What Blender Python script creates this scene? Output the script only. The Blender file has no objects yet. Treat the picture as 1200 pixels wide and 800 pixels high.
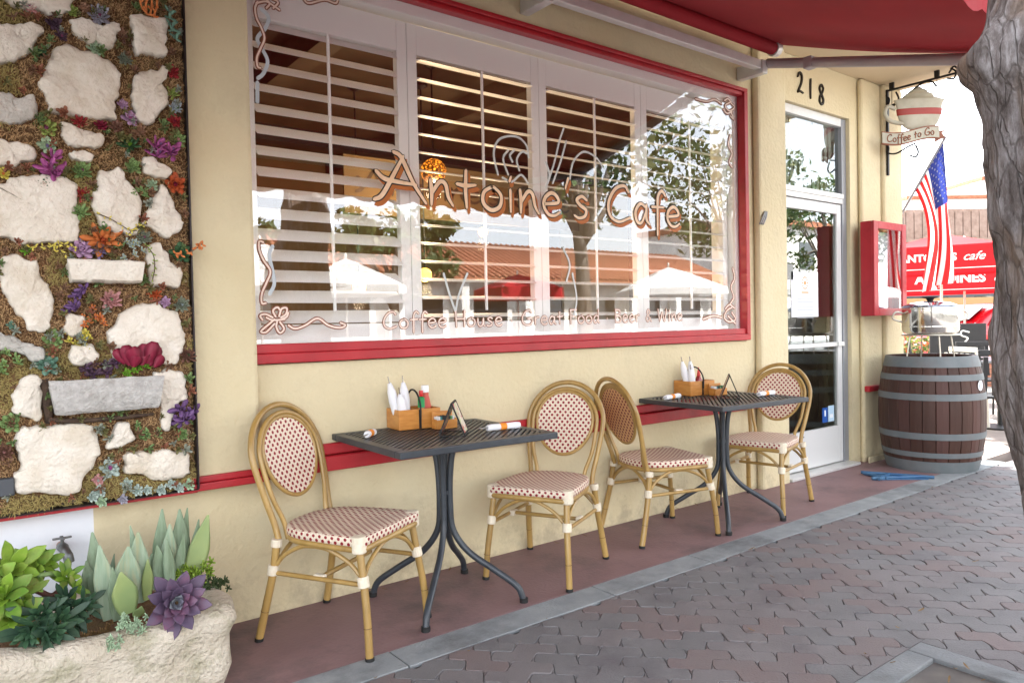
import bpy, bmesh, math, random
import numpy as np
from mathutils import Vector, Matrix, noise

sc = bpy.context.scene
COL = sc.collection
PI = math.pi
rnd = random.Random(7)

# ------------------------------------------------------------------ camera
FPX, YAW, PITCH, ROLL = 860.0, .6556, -.0231, -.0212
CAM = Vector((0, -3.122, 1.22))
_F = Vector((math.sin(YAW)*math.cos(PITCH), math.cos(YAW)*math.cos(PITCH), math.sin(PITCH)))
_r = _F.cross(Vector((0, 0, 1))).normalized()
_u = _r.cross(_F)
_c, _s = math.cos(ROLL), math.sin(ROLL)
RT, UP = _c*_r + _s*_u, -_s*_r + _c*_u
cd = bpy.data.cameras.new('camera')
cd.sensor_width = 36; cd.lens = FPX/1200*36; cd.clip_start = .05; cd.clip_end = 500
cam = bpy.data.objects.new('camera', cd); COL.objects.link(cam)
cam.matrix_world = Matrix(((RT.x, UP.x, -_F.x, CAM.x), (RT.y, UP.y, -_F.y, CAM.y), (RT.z, UP.z, -_F.z, CAM.z), (0, 0, 0, 1)))
sc.camera = cam

# ------------------------------------------------------------------ light
SUN_EL, SUN_AZ = math.radians(50), math.radians(12)      # azimuth from +Y (behind the building) towards +X
world = bpy.data.worlds.new('World'); sc.world = world; world.use_nodes = True
nt = world.node_tree; bg = nt.nodes['Background']
sky = nt.nodes.new('ShaderNodeTexSky'); sky.sky_type = 'NISHITA'; sky.sun_disc = False
sky.sun_elevation = SUN_EL; sky.sun_rotation = SUN_AZ
sky.air_density = 1.0; sky.dust_density = 1.5; sky.ozone_density = 1.0
hsv = nt.nodes.new('ShaderNodeHueSaturation'); hsv.inputs['Saturation'].default_value = .24      # hazy, whitish sky
nt.links.new(sky.outputs[0], hsv.inputs['Color']); nt.links.new(hsv.outputs[0], bg.inputs[0]); bg.inputs[1].default_value = .15
sl = bpy.data.lights.new('sun', 'SUN'); sl.energy = 4.0; sl.angle = math.radians(.5); sl.color = (1, .95, .87)
sun = bpy.data.objects.new('sun', sl); COL.objects.link(sun)
sdir = Vector((math.sin(SUN_AZ)*math.cos(SUN_EL), math.cos(SUN_AZ)*math.cos(SUN_EL), math.sin(SUN_EL)))
sun.rotation_euler = sdir.to_track_quat('Z', 'Y').to_euler(); sun.location = (0, 0, 20)
sc.view_settings.view_transform = 'Standard'; sc.view_settings.look = 'None'
sc.view_settings.gamma = 1; sc.view_settings.exposure = 2.9

# ------------------------------------------------------------------ helpers
def ray(px, py):
    return _F + RT*((px-600)/FPX) + UP*(-(py-400)/FPX)
def on(px, py, ax, v):
    d = ray(px, py); t = (v-CAM[ax])/d[ax]; return CAM + d*t
def at(px, py, depth):
    return CAM + ray(px, py)*depth
def project(p):
    q = Vector(p)-CAM; z = q.dot(_F)
    return 600+FPX*q.dot(RT)/max(z, 1e-6), 400-FPX*q.dot(UP)/max(z, 1e-6), z

def lin(c):   # sRGB 0-255 -> linear
    return tuple(((v/255)/12.92 if v/255 < .04045 else ((v/255+.055)/1.055)**2.4) for v in c)

MATS = {}
def M(name, col, rough=.6, metal=0., col2=None, scale=6., bump=0., bscale=80., stretch=None, spec=.5, coat=0., transl=0., col3=None, s3=1.5, emit=None, estr=0., lo=.35, hi=.65):
    if name in MATS: return MATS[name]
    m = bpy.data.materials.new(name); MATS[name] = m; m.use_nodes = True
    n = m.node_tree.nodes; L = m.node_tree.links; b = n['Principled BSDF']
    b.inputs['Roughness'].default_value = rough; b.inputs['Metallic'].default_value = metal
    b.inputs['Specular IOR Level'].default_value = spec; b.inputs['Coat Weight'].default_value = coat
    b.inputs['Base Color'].default_value = (*col, 1)
    tc = n.new('ShaderNodeTexCoord'); vec = tc.outputs['Object']
    if stretch:
        mp = n.new('ShaderNodeMapping'); mp.inputs['Scale'].default_value = stretch
        L.new(vec, mp.inputs[0]); vec = mp.outputs[0]
    cout = None
    if col2:
        nz = n.new('ShaderNodeTexNoise'); nz.inputs['Scale'].default_value = scale; nz.inputs['Detail'].default_value = 6
        L.new(vec, nz.inputs['Vector'])
        mr = n.new('ShaderNodeMapRange'); mr.inputs[1].default_value = lo; mr.inputs[2].default_value = hi
        L.new(nz.outputs[0], mr.inputs[0])
        mx = n.new('ShaderNodeMix'); mx.data_type = 'RGBA'
        mx.inputs[6].default_value = (*col, 1); mx.inputs[7].default_value = (*col2, 1)
        L.new(mr.outputs[0], mx.inputs[0]); cout = mx.outputs[2]
        if col3:
            nz3 = n.new('ShaderNodeTexNoise'); nz3.inputs['Scale'].default_value = s3; nz3.inputs['Detail'].default_value = 8
            nz3.inputs['Roughness'].default_value = .7
            L.new(vec, nz3.inputs['Vector'])
            mr3 = n.new('ShaderNodeMapRange'); mr3.inputs[1].default_value = .5; mr3.inputs[2].default_value = .72
            L.new(nz3.outputs[0], mr3.inputs[0])
            mx3 = n.new('ShaderNodeMix'); mx3.data_type = 'RGBA'; mx3.inputs[7].default_value = (*col3, 1)
            L.new(mr3.outputs[0], mx3.inputs[0]); L.new(cout, mx3.inputs[6]); cout = mx3.outputs[2]
        L.new(cout, b.inputs['Base Color'])
    if bump:
        nb = n.new('ShaderNodeTexNoise'); nb.inputs['Scale'].default_value = bscale; nb.inputs['Detail'].default_value = 5
        L.new(vec, nb.inputs['Vector'])
        bp = n.new('ShaderNodeBump'); bp.inputs['Strength'].default_value = min(1, bump); bp.inputs['Distance'].default_value = .01*max(1, bump)
        L.new(nb.outputs[0], bp.inputs['Height']); L.new(bp.outputs[0], b.inputs['Normal'])
    if emit:
        b.inputs['Emission Color'].default_value = (*emit, 1); b.inputs['Emission Strength'].default_value = estr
    if transl:
        tr = n.new('ShaderNodeBsdfTranslucent'); ms = n.new('ShaderNodeMixShader'); ms.inputs[0].default_value = transl
        if cout: L.new(cout, tr.inputs[0])
        else: tr.inputs[0].default_value = (*col, 1)
        out = n['Material Output']
        L.new(b.outputs[0], ms.inputs[1]); L.new(tr.outputs[0], ms.inputs[2]); L.new(ms.outputs[0], out.inputs[0])
    return m

def glass_mat(name, refl, tint=(1, 1, 1)):
    m = bpy.data.materials.new(name); MATS[name] = m; m.use_nodes = True
    n = m.node_tree.nodes; L = m.node_tree.links; n.remove(n['Principled BSDF'])
    t = n.new('ShaderNodeBsdfTransparent'); t.inputs[0].default_value = (*tint, 1)
    g = n.new('ShaderNodeBsdfGlossy'); g.inputs['Roughness'].default_value = 0.0; g.inputs[0].default_value = (.95, .97, 1, 1)
    ge = n.new('ShaderNodeNewGeometry'); dt = n.new('ShaderNodeVectorMath'); dt.operation = 'DOT_PRODUCT'
    L.new(ge.outputs['Incoming'], dt.inputs[0]); L.new(ge.outputs['True Normal'], dt.inputs[1])
    ab = n.new('ShaderNodeMath'); ab.operation = 'ABSOLUTE'; L.new(dt.outputs['Value'], ab.inputs[0])
    om = n.new('ShaderNodeMath'); om.operation = 'SUBTRACT'; om.inputs[0].default_value = 1; L.new(ab.outputs[0], om.inputs[1])
    pw = n.new('ShaderNodeMath'); pw.operation = 'POWER'; pw.inputs[1].default_value = 4; L.new(om.outputs[0], pw.inputs[0])
    mr = n.new('ShaderNodeMapRange'); mr.inputs[3].default_value = refl; mr.inputs[4].default_value = 1; L.new(pw.outputs[0], mr.inputs[0])
    ms = n.new('ShaderNodeMixShader'); L.new(mr.outputs[0], ms.inputs[0]); L.new(t.outputs[0], ms.inputs[1]); L.new(g.outputs[0], ms.inputs[2])
    L.new(ms.outputs[0], n['Material Output'].inputs[0])
    return m

class MB:
    def __init__(s): s.v = []; s.f = []; s.m = []; s.uv = None
    def add(s, V, F, mi=0):
        o = len(s.v); s.v += [tuple(p) for p in V]; s.f += [tuple(i+o for i in f) for f in F]; s.m += [mi]*len(F); return s
    def box(s, a, b, mi=0, T=None):
        x0, y0, z0 = a; x1, y1, z1 = b
        V = [Vector(p) for p in ((x0,y0,z0),(x1,y0,z0),(x1,y1,z0),(x0,y1,z0),(x0,y0,z1),(x1,y0,z1),(x1,y1,z1),(x0,y1,z1))]
        if T is not None: V = [T @ p for p in V]
        return s.add(V, [(3,2,1,0),(4,5,6,7),(0,1,5,4),(1,2,6,5),(2,3,7,6),(3,0,4,7)], mi)
    def tube(s, pts, r, n=10, mi=0, closed=False, caps=True):
        pts = [Vector(p) for p in pts]; k = len(pts)
        rs = r if hasattr(r, '__len__') else [r]*k
        V = []; prev = None
        for i, p in enumerate(pts):
            if closed: t = pts[(i+1) % k]-pts[i-1]
            else: t = pts[min(i+1, k-1)]-pts[max(i-1, 0)]
            t.normalize()
            if prev is None:
                a = Vector((0, 0, 1)) if abs(t.z) < .9 else Vector((1, 0, 0))
                prev = t.cross(a).normalized()
            nn = (prev - t*prev.dot(t)).normalized(); prev = nn; bb = t.cross(nn)
            for j in range(n):
                a = 2*PI*j/n; V.append(p + (nn*math.cos(a)+bb*math.sin(a))*rs[i])
        F = []
        for i in range(k if closed else k-1):
            for j in range(n):
                a = i*n+j; b = i*n+(j+1) % n; c = ((i+1) % k)*n+(j+1) % n; d = ((i+1) % k)*n+j
                F.append((a, b, c, d))
        if caps and not closed: F += [tuple(range(n-1, -1, -1)), tuple((k-1)*n+j for j in range(n))]
        return s.add(V, F, mi)
    def lathe(s, prof, n=32, c=(0, 0, 0), mi=0, T=None, capped=True):
        V = []
        for r, z in prof:
            for j in range(n):
                a = 2*PI*j/n; V.append(Vector((c[0]+r*math.cos(a), c[1]+r*math.sin(a), c[2]+z)))
        if T is not None: V = [T @ p for p in V]
        F = [(i*n+j, i*n+(j+1) % n, (i+1)*n+(j+1) % n, (i+1)*n+j) for i in range(len(prof)-1) for j in range(n)]
        if capped: F += [tuple(range(n-1, -1, -1)), tuple((len(prof)-1)*n+j for j in range(n))]
        return s.add(V, F, mi)
    def prism(s, poly, z0, z1, mi=0, T=None):
        n = len(poly); V = [Vector((x, y, z0)) for x, y in poly]+[Vector((x, y, z1)) for x, y in poly]
        if T is not None: V = [T @ p for p in V]
        return s.add(V, [tuple(range(n-1, -1, -1)), tuple(range(n, 2*n))]+[(i, (i+1) % n, n+(i+1) % n, n+i) for i in range(n)], mi)
    def build(s, name, mats, parent=None, smooth=False, bevel=0, label=None, loc=None):
        me = bpy.data.meshes.new(name); me.from_pydata(s.v, [], s.f); 
        if not isinstance(mats, (list, tuple)): mats = [mats]
        for m in mats: me.materials.append(m)
        if len(mats) > 1: me.polygons.foreach_set('material_index', s.m)
        me.polygons.foreach_set('use_smooth', [bool(smooth)]*len(s.f))
        if s.uv:
            ul = me.uv_layers.new(name='UVMap')
            vi = np.empty(len(me.loops), dtype=np.int32); me.loops.foreach_get('vertex_index', vi)
            ul.data.foreach_set('uv', np.array(s.uv, dtype=np.float32)[vi].ravel())
        me.update()
        if smooth == 'auto': me.set_sharp_from_angle(angle=math.radians(40))
        o = bpy.data.objects.new(name, me); COL.objects.link(o)
        if parent: o.parent = parent
        if bevel:
            bv = o.modifiers.new('bevel', 'BEVEL'); bv.width = bevel; bv.segments = 2; bv.limit_method = 'ANGLE'
        if label: o['label'] = label
        if loc: o.location = loc
        return o

def box(name, a, b, m, parent=None, bevel=0, label=None):
    return MB().box(a, b).build(name, m, parent, bevel=bevel, label=label)
def tag(o, label, cat, group=None, kind=None):
    if label: o['label'] = label
    if cat: o['category'] = cat
    if group: o['group'] = group
    if kind: o['kind'] = kind
    return o
def empty(name, loc=(0, 0, 0), rz=0, label=None, cat=None, group=None, kind=None):
    o = bpy.data.objects.new(name, None); COL.objects.link(o); o.location = loc; o.rotation_euler = (0, 0, rz)
    o.empty_display_size = .1
    return tag(o, label, cat, group, kind)
def copy_tree(o, parent=None):
    kids = [c for c in KIDS(o)]
    c = o.copy(); COL.objects.link(c); c.parent = parent
    for k in kids: copy_tree(k, c)
    return c
def KIDS(o): return list(o.children)

def smooth_path(pts, n=8, closed=False):
    P = [Vector(p) for p in pts]; k = len(P); out = []
    if k < 3: return P
    rng = range(k if closed else k-1)
    for i in rng:
        p1 = P[i]; p2 = P[(i+1) % k]
        p0 = P[i-1] if (closed or i > 0) else p1*2-p2
        p3 = P[(i+2) % k] if (closed or i+2 < k) else p2*2-p1
        for j in range(n):
            t = j/n
            out.append(.5*((2*p1)+(p2-p0)*t+(2*p0-5*p1+4*p2-p3)*t*t+(3*p1-p0-3*p2+p3)*t**3))
    if not closed: out.append(P[-1])
    return out

# stroke lettering -------------------------------------------------------
GL = {
 'A': (1.02, [[(-.05,.0),(.12,.12),(.38,.62),(.56,.98)], [(.36,1.05),(.52,.95),(.75,.45),(1.02,.02)], [(.0,.6),(.16,.46),(.45,.42),(.82,.40)]]),
 'n': (.58, [[(.05,.55),(.07,.3),(.06,0)], [(.07,.25),(.25,.52),(.38,.48),(.44,.2),(.54,.02)]]),
 't': (.5, [[(.22,.85),(.2,.4),(.22,0)], [(0,.52),(.2,.5),(.44,.54)]]),
 'o': (.58, [[(.28,.55),(.08,.4),(.06,.15),(.25,.0),(.46,.1),(.5,.36),(.34,.53),(.26,.55)]]),
 'i': (.24, [[(.1,.52),(.1,0)], [(.08,.72),(.12,.83)]]),
 'e': (.55, [[(.07,.27),(.44,.34),(.4,.5),(.25,.56),(.08,.42),(.05,.2),(.18,.02),(.35,.01),(.49,.1)]]),
 "'": (.22, [[(.14,.98),(.05,.72)]]),
 's': (.5, [[(.4,.48),(.25,.56),(.1,.46),(.2,.33),(.37,.22),(.33,.06),(.15,0),(.02,.06)]]),
 'C': (.85, [[(.74,.82),(.6,.98),(.3,.87),(.08,.5),(.12,.15),(.4,.0),(.78,.14)]]),
 'a': (.56, [[(.42,.46),(.22,.55),(.05,.32),(.1,.05),(.26,.04),(.42,.38)], [(.43,.54),(.42,.15),(.53,0)]]),
 'f': (.45, [[(.5,.85),(.36,.98),(.22,.8),(.2,.4),(.19,-.28)], [(.0,.5),(.42,.52)]]),
 'H': (.7, [[(.05,1),(.08,0)], [(.6,1),(.58,0)], [(.05,.5),(.6,.5)]]),
 'u': (.56, [[(.05,.52),(.07,.15),(.2,0),(.36,.12),(.42,.5)], [(.42,.52),(.44,.1),(.52,0)]]),
 'G': (.88, [[(.74,.82),(.6,.98),(.3,.87),(.08,.5),(.12,.15),(.4,.0),(.72,.08),(.76,.42),(.45,.42)]]),
 'r': (.42, [[(.06,.52),(.08,0)], [(.08,.32),(.2,.5),(.36,.5)]]),
 'd': (.56, [[(.42,.46),(.22,.55),(.05,.32),(.1,.05),(.26,.04),(.42,.38)], [(.44,1),(.42,.15),(.52,0)]]),
 'F': (.58, [[(.08,.95),(.08,0)], [(.02,.95),(.55,.98)], [(.08,.52),(.42,.52)]]),
 'B': (.6, [[(.08,.95),(.08,0)], [(.04,.95),(.4,.9),(.42,.65),(.1,.52)], [(.1,.52),(.5,.4),(.45,.05),(.04,.0)]]),
 'W': (.95, [[(0,.95),(.2,0),(.42,.7),(.62,0),(.85,.95)]]),
 '&': (.7, [[(.55,0),(.15,.65),(.28,.92),(.4,.7),(.08,.3),(.2,.0),(.5,.3)]]),
 '.': (.3, [[(.1,.28),(.13,.32)]]),
 ' ': (.38, []),
 '2': (.6, [[(.05,.75),(.2,.98),(.4,.85),(.35,.5),(.05,.02),(.2,.08),(.5,.02)]]),
 '1': (.45, [[(.2,.95),(.17,.5),(.18,0)]]),
 '8': (.6, [[(.38,.9),(.22,.98),(.08,.78),(.2,.55),(.42,.25),(.3,.0),(.08,.12),(.12,.4),(.34,.62),(.42,.82),(.36,.92)]]),
}
def strokes_of(text, sx, sy):
    out = []; x = 0
    for ch in text:
        w, ss = GL[ch]
        for s in ss: out.append([((x+a)*sx, b*sy) for a, b in s])
        x += w+.06
    return out, x*sx
def ribbon(mb, pts2, w, f, off, mi=0, th=.0015, taper=True):
    """pts2 in plane units -> flat solid ribbon; f(a, b, off) maps to 3-D"""
    P = smooth_path([(a, b, 0) for a, b in pts2], 6); k = len(P); A = []; B = []
    for i, p in enumerate(P):
        t = (P[min(i+1, k-1)]-P[max(i-1, 0)]).normalized(); nn = Vector((-t.y, t.x, 0))
        s = 1.0
        if taper:
            u = i/(k-1); s = .62+.38*math.sin(PI*min(1, .15+u*.85))
        A.append(p+nn*w*s); B.append(p-nn*w*s)
    # rounded ends
    e0 = P[0]-(P[1]-P[0]).normalized()*w*.8; e1 = P[-1]+(P[-1]-P[-2]).normalized()*w*.8
    loop = [e0]+A+[e1]+B[::-1]
    V = [f(p.x, p.y, off) for p in loop]+[f(p.x, p.y, off+th) for p in loop]; n = len(loop)
    F = [(i, (i+1) % n, n+(i+1) % n, n+i) for i in range(n)]
    def ia(i): return 1+i
    def ib(i): return 2+2*k-1-i
    for base in (0, n):
        F.append((base, base+ia(0), base+ib(0)))
        F.append((base+k+1, base+ib(k-1), base+ia(k-1)))
        for i in range(k-1): F.append((base+ia(i), base+ia(i+1), base+ib(i+1), base+ib(i)))
    mb.add(V, F, mi)

# ------------------------------------------------------------------ materials
def grime(m, col=(.30,.245,.17)):
    # splash stains and scuffs of irregular outline along the foot of the wall
    n = m.node_tree.nodes; L = m.node_tree.links; b = n['Principled BSDF']; src = b.inputs['Base Color'].links[0].from_socket
    ge = n.new('ShaderNodeNewGeometry'); sp = n.new('ShaderNodeSeparateXYZ'); L.new(ge.outputs['Position'], sp.inputs[0])
    nz = n.new('ShaderNodeTexNoise'); nz.inputs['Scale'].default_value = 7; nz.inputs['Detail'].default_value = 9; nz.inputs['Roughness'].default_value = .72; L.new(ge.outputs['Position'], nz.inputs['Vector'])
    mz = n.new('ShaderNodeMapRange'); mz.inputs[1].default_value = 0; mz.inputs[2].default_value = .30; mz.inputs[3].default_value = .20; mz.inputs[4].default_value = -.06; L.new(sp.outputs[2], mz.inputs[0])
    ad = n.new('ShaderNodeMath'); ad.operation = 'ADD'; L.new(nz.outputs[0], ad.inputs[0]); L.new(mz.outputs[0], ad.inputs[1])
    mr = n.new('ShaderNodeMapRange'); mr.inputs[1].default_value = .60; mr.inputs[2].default_value = .78; mr.inputs[4].default_value = .55; L.new(ad.outputs[0], mr.inputs[0])
    mx = n.new('ShaderNodeMix'); mx.data_type = 'RGBA'; mx.inputs[7].default_value = (*col, 1); L.new(mr.outputs[0], mx.inputs[0]); L.new(src, mx.inputs[6]); L.new(mx.outputs[2], b.inputs['Base Color'])
stucco = M('cream_stucco', (.61,.52,.325), .8, col2=(.66,.575,.38), scale=2.2, bump=.6, bscale=38, col3=(.51,.43,.27), s3=1.1)
grime(stucco)
stucco_white = M('white_painted_stucco', (.68,.70,.74), .6, col2=(.75,.77,.8), scale=3, bump=.2, bscale=30)
redpaint = M('red_gloss_paint', (.36,.010,.018), .4, col2=(.43,.016,.024), scale=5, bump=.15, bscale=30, col3=(.28,.01,.015), s3=4)
white_paint = M('white_shutter_paint', (.88,.87,.84), .45)
alum = M('pale_aluminium', (.62,.62,.60), .35, metal=.35, col2=(.7,.7,.68), scale=9)
awnred = M('red_awning_canvas', (.36,.006,.016), .8, transl=.17, col2=(.32,.005,.013), scale=3)
steel = M('stainless_steel', (.75,.72,.66), .12, metal=1)
dark_metal = M('charcoal_powder_coat', (.028,.034,.042), .38, col2=(.04,.047,.056), scale=20, bump=.05, bscale=300, spec=.5)
iron = M('wrought_iron', (.010,.009,.009), .5, metal=.3)
terr = M('red_stained_concrete', (.20,.118,.120), .6, col2=(.245,.148,.147), scale=3.2, bump=.25, bscale=60, col3=(.095,.068,.072), s3=1.7)
conc = M('grey_concrete', (.21,.225,.233), .85, col2=(.27,.285,.29), scale=9, bump=.5, bscale=110, col3=(.075,.075,.08), s3=1.6)
mortar = M('dark_sand_joint', (.09,.08,.078), .95, col2=(.17,.15,.13), scale=6)
asphalt = M('asphalt', (.06,.06,.062), .9, col2=(.085,.085,.085), scale=30, bump=.4, bscale=150)
wood_dark = M('interior_brown', (.05,.030,.014), .6, col2=(.09,.058,.03), scale=4)
int_tan = M('interior_tan_wall', (.19,.125,.055), .8, col2=(.22,.145,.065), scale=3)
paver_m = [M('paver_grey', (.138,.132,.134), .72, col2=(.172,.164,.166), scale=5, bump=.35, bscale=140, col3=(.11,.10,.108), s3=3),
           M('paver_purple', (.152,.136,.137), .72, col2=(.18,.163,.164), scale=5, bump=.35, bscale=140, col3=(.12,.105,.11), s3=3),
           M('paver_red', (.172,.131,.127), .72, col2=(.162,.134,.132), scale=5, bump=.35, bscale=140, col3=(.14,.105,.11), s3=3)]
bamboo = M('bamboo_cane', (.33,.20,.055), .38, col2=(.45,.29,.095), scale=9, stretch=(1,1,.3), coat=.2, col3=(.24,.14,.04), s3=5)
bamboo_ring = M('bamboo_ring', (.15,.08,.02), .5)
cream_wrap = M('cream_vinyl_wrap', (.74,.66,.52), .5, col2=(.68,.59,.45), scale=90)
rubber = M('black_rubber', (.009,.009,.009), .7)
glass_w = glass_mat('window_glass', .075)
glass_d = glass_mat('door_glass', .12, (.75,.78,.75))

def weave(name, bgc, dot, su=.030, sv=.0165):
    m = bpy.data.materials.new(name); MATS[name] = m; m.use_nodes = True
    n = m.node_tree.nodes; L = m.node_tree.links; b = n['Principled BSDF']
    def mt(op, a, bb=None, c=None):
        q = n.new('ShaderNodeMath'); q.operation = op
        for i, v in enumerate((a, bb, c)):
            if v is None: continue
            if isinstance(v, (int, float)): q.inputs[i].default_value = v
            else: L.new(v, q.inputs[i])
        return q.outputs[0]
    uv = n.new('ShaderNodeUVMap'); sp = n.new('ShaderNodeSeparateXYZ'); L.new(uv.outputs[0], sp.inputs[0])
    vv = mt('DIVIDE', sp.outputs[1], sv); row = mt('FLOOR', vv)
    odd = mt('MODULO', mt('ADD', row, 1000), 2)
    uu = mt('ADD', mt('DIVIDE', sp.outputs[0], su), mt('MULTIPLY', odd, .5))
    fu = mt('MULTIPLY', mt('SUBTRACT', mt('FRACT', mt('ADD', uu, 1000)), .5), su)
    fv = mt('MULTIPLY', mt('SUBTRACT', mt('FRACT', vv), .5), sv)
    d = mt('SQRT', mt('ADD', mt('MULTIPLY', fu, fu), mt('MULTIPLY', fv, fv)))
    k = mt('LESS_THAN', d, .0068)
    mx = n.new('ShaderNodeMix'); mx.data_type = 'RGBA'; mx.inputs[6].default_value = (*bgc, 1); mx.inputs[7].default_value = (*dot, 1)
    L.new(k, mx.inputs[0]); L.new(mx.outputs[2], b.inputs['Base Color'])
    # woven relief
    wu = mt('SINE', mt('MULTIPLY', sp.outputs[0], 2*PI/(su/2))); wv = mt('SINE', mt('MULTIPLY', sp.outputs[1], 2*PI/sv))
    h = mt('MULTIPLY', wu, wv)
    bp = n.new('ShaderNodeBump'); bp.inputs['Strength'].default_value = .35; bp.inputs['Distance'].default_value = .002
    L.new(h, bp.inputs['Height']); L.new(bp.outputs[0], b.inputs['Normal'])
    b.inputs['Roughness'].default_value = .5
    return m
weave_front = weave('cream_red_weave', (.74,.62,.49), (.25,.010,.018))
weave_back = weave('tan_red_weave', (.62,.36,.18), (.16,.012,.015))

# ================================================================== SETTING: ground
tag(box('street', (-60, -13.5, -.32), (90, -5.2, -.12), asphalt), 'asphalt street running past the cafe beyond the pavement', None, kind='structure')
gr = MB().box((-60, -60, -.6), (120, 90, -.33)).build('ground', asphalt); gr['kind'] = 'structure'
opp = MB().box((-60, -22, -.32), (90, -13.5, .0)).build('opposite_pavement', conc, bevel=.01); opp['kind'] = 'structure'
pave = MB().box((-8, -5.05, -.3), (45, -.815, -.012)).build('pavement', mortar); pave['kind'] = 'structure'
kerb = MB().box((-8, -5.2, -.3), (45, -5.052, 0)).build('kerb', conc, bevel=.01); kerb['kind'] = 'structure'
terrace = MB().box((-8, -.652, -.3), (6.38, .9, 0)).build('terrace', terr, bevel=.004); terrace['kind'] = 'structure'
patio_m = M('patio_paving', (.22,.18,.165), .8, col2=(.28,.235,.21), scale=5, bump=.3, bscale=60)
patio = MB().box((6.384, -.652, -.3), (45, 25, -.002)).build('patio', patio_m); patio['kind'] = 'structure'
# concrete strip between terrace and pavers: slabs with joints
strip = MB().box((-8, -.812, -.3), (6.9, -.655, -.012)).build('concrete_strip', mortar); strip['kind'] = 'structure'
xs = [-3, -1.2, .35, 1.28, 2.33, 3.02, 4.6, 6.1, 6.88]
for a, b in zip(xs, xs[1:]):
    box('concrete_slab', (a+.003, -.812, -.2), (b-.003, -.658, .003+rnd.uniform(-.001, .001)), conc, strip, bevel=.003)

# pavers: interlocking zigzag blocks laid in herringbone ------------------
A_ = .1125
ZZ = [(0, 0), (.24, .17), (.33, .17), (.67, -.17), (.76, -.17)]       # zigzag of one lattice edge (t, offset)
def ledge(p, q):
    """points from lattice node p to q (excluding q), same curve whichever way it is walked"""
    dx, dy = q[0]-p[0], q[1]-p[1]
    sgn = 1 if dx != 0 else -1
    out = []
    for t, o in ZZ:
        ox, oy = -dy*o*sgn, dx*o*sgn
        out.append((p[0]+dx*t+ox, p[1]+dy*t+oy))
    return out
def paver_outline(i, j, horiz):
    if horiz: nodes = [(i, j), (i+1, j), (i+2, j), (i+2, j+1), (i+1, j+1), (i, j+1)]
    else: nodes = [(i, j), (i+1, j), (i+1, j+1), (i+1, j+2), (i, j+2), (i, j+1)]
    P = []
    for a, b in zip(nodes, nodes[1:]+nodes[:1]): P += ledge(a, b)
    return P
def clip_poly(P, ax, v, keep_less):
    out = []; n = len(P)
    for i in range(n):
        a, b = P[i], P[(i+1) % n]
        ia = (a[ax] <= v) == keep_less; ib = (b[ax] <= v) == keep_less
        if ia: out.append(a)
        if ia != ib:
            t = (v-a[ax])/(b[ax]-a[ax]); out.append((a[0]+(b[0]-a[0])*t, a[1]+(b[1]-a[1])*t))
    return out
PIT = (1.95, 2.853, -2.9, -1.882)   # tree pit x0 x1 y0 y1
def area(P): return abs(sum(P[i][0]*P[(i+1) % len(P)][1]-P[(i+1) % len(P)][0]*P[i][1] for i in range(len(P))))/2
cells = []
for i in range(-8, 78):
    for j in range(-40, 8):
        k = (i-j) % 4
        if k == 0: cells.append((i, j, True))
        elif k == 3 : cells.append((i, j, False))
pavers = []
for i, j, h in cells:
    P = [(-.02+a*A_, -.82-.02+b*A_+.02) for a, b in paver_outline(i, j, h)]
    if max(p[1] for p in P) > -.817: P = clip_poly(P, 1, -.817, True)
    if len(P) < 3 or area(P) < .0015: continue
    cx = sum(p[0] for p in P)/len(P); cy = sum(p[1] for p in P)/len(P)
    if cy < -5: continue
    xs_, ys_ = [p[0] for p in P], [p[1] for p in P]
    if max(xs_) > PIT[0] and min(xs_) < PIT[1] and min(ys_) < PIT[3] and max(ys_) > PIT[2]:      # touches the tree pit: cut round it
        for q in (clip_poly(P, 1, PIT[3]+.003, False), clip_poly(clip_poly(P, 1, PIT[3]+.003, True), 0, PIT[1]+.003, False), clip_poly(clip_poly(P, 1, PIT[3]+.003, True), 0, PIT[0]-.003, True),
                  clip_poly(clip_poly(clip_poly(P, 1, PIT[2]-.003, True), 0, PIT[1]+.003, True), 0, PIT[0]-.003, False)):
            if len(q) > 2 and area(q) > .0004: pavers.append((q, sum(p[0] for p in q)/len(q), sum(p[1] for p in q)/len(q)))
        continue
    pavers.append((P, cx, cy))
def paver_mb(mb, P, cx, cy, mi, local):
    n = len(P); r = random.Random(int(cx*977+cy*3571)); dz = r.uniform(-.002, .0015); tx, ty = r.uniform(-.008, .008), r.uniform(-.008, .008)
    # inset rings by moving along averaged inward normal
    cc = sum(P[i][0]*P[(i+1) % n][1]-P[(i+1) % n][0]*P[i][1] for i in range(n)) > 0
    if not cc: P = P[::-1]
    def inset(d):
        out = []
        for i in range(n):
            a, b, c = P[i-1], P[i], P[(i+1) % n]
            e1 = Vector((b[0]-a[0], b[1]-a[1])); e2 = Vector((c[0]-b[0], c[1]-b[1]))
            if e1.length < 1e-6 or e2.length < 1e-6: out.append(b); continue
            e1.normalize(); e2.normalize()
            nn = Vector((-e1.y-e2.y, e1.x+e2.x)); l = nn.length
            if l < .2: out.append(b); continue
            nn /= l; out.append((b[0]+nn.x*d, b[1]+nn.y*d))
        return out
    R0, R1 = inset(.0009), inset(.0032)
    ox, oy = (cx, cy) if local else (0, 0)
    def zz(x, y): return dz+(x-cx)*tx+(y-cy)*ty
    V = [(x-ox, y-oy, -.03) for x, y in R0]+[(x-ox, y-oy, -.0032+zz(x, y)) for x, y in R0]+[(x-ox, y-oy, zz(x, y)) for x, y in R1]
    F = [(i, (i+1) % n, n+(i+1) % n, n+i) for i in range(n)]+[(n+i, n+(i+1) % n, 2*n+(i+1) % n, 2*n+i) for i in range(n)]
    F.append(tuple(range(2*n, 3*n)))
    mb.add(V, F, mi)
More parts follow.
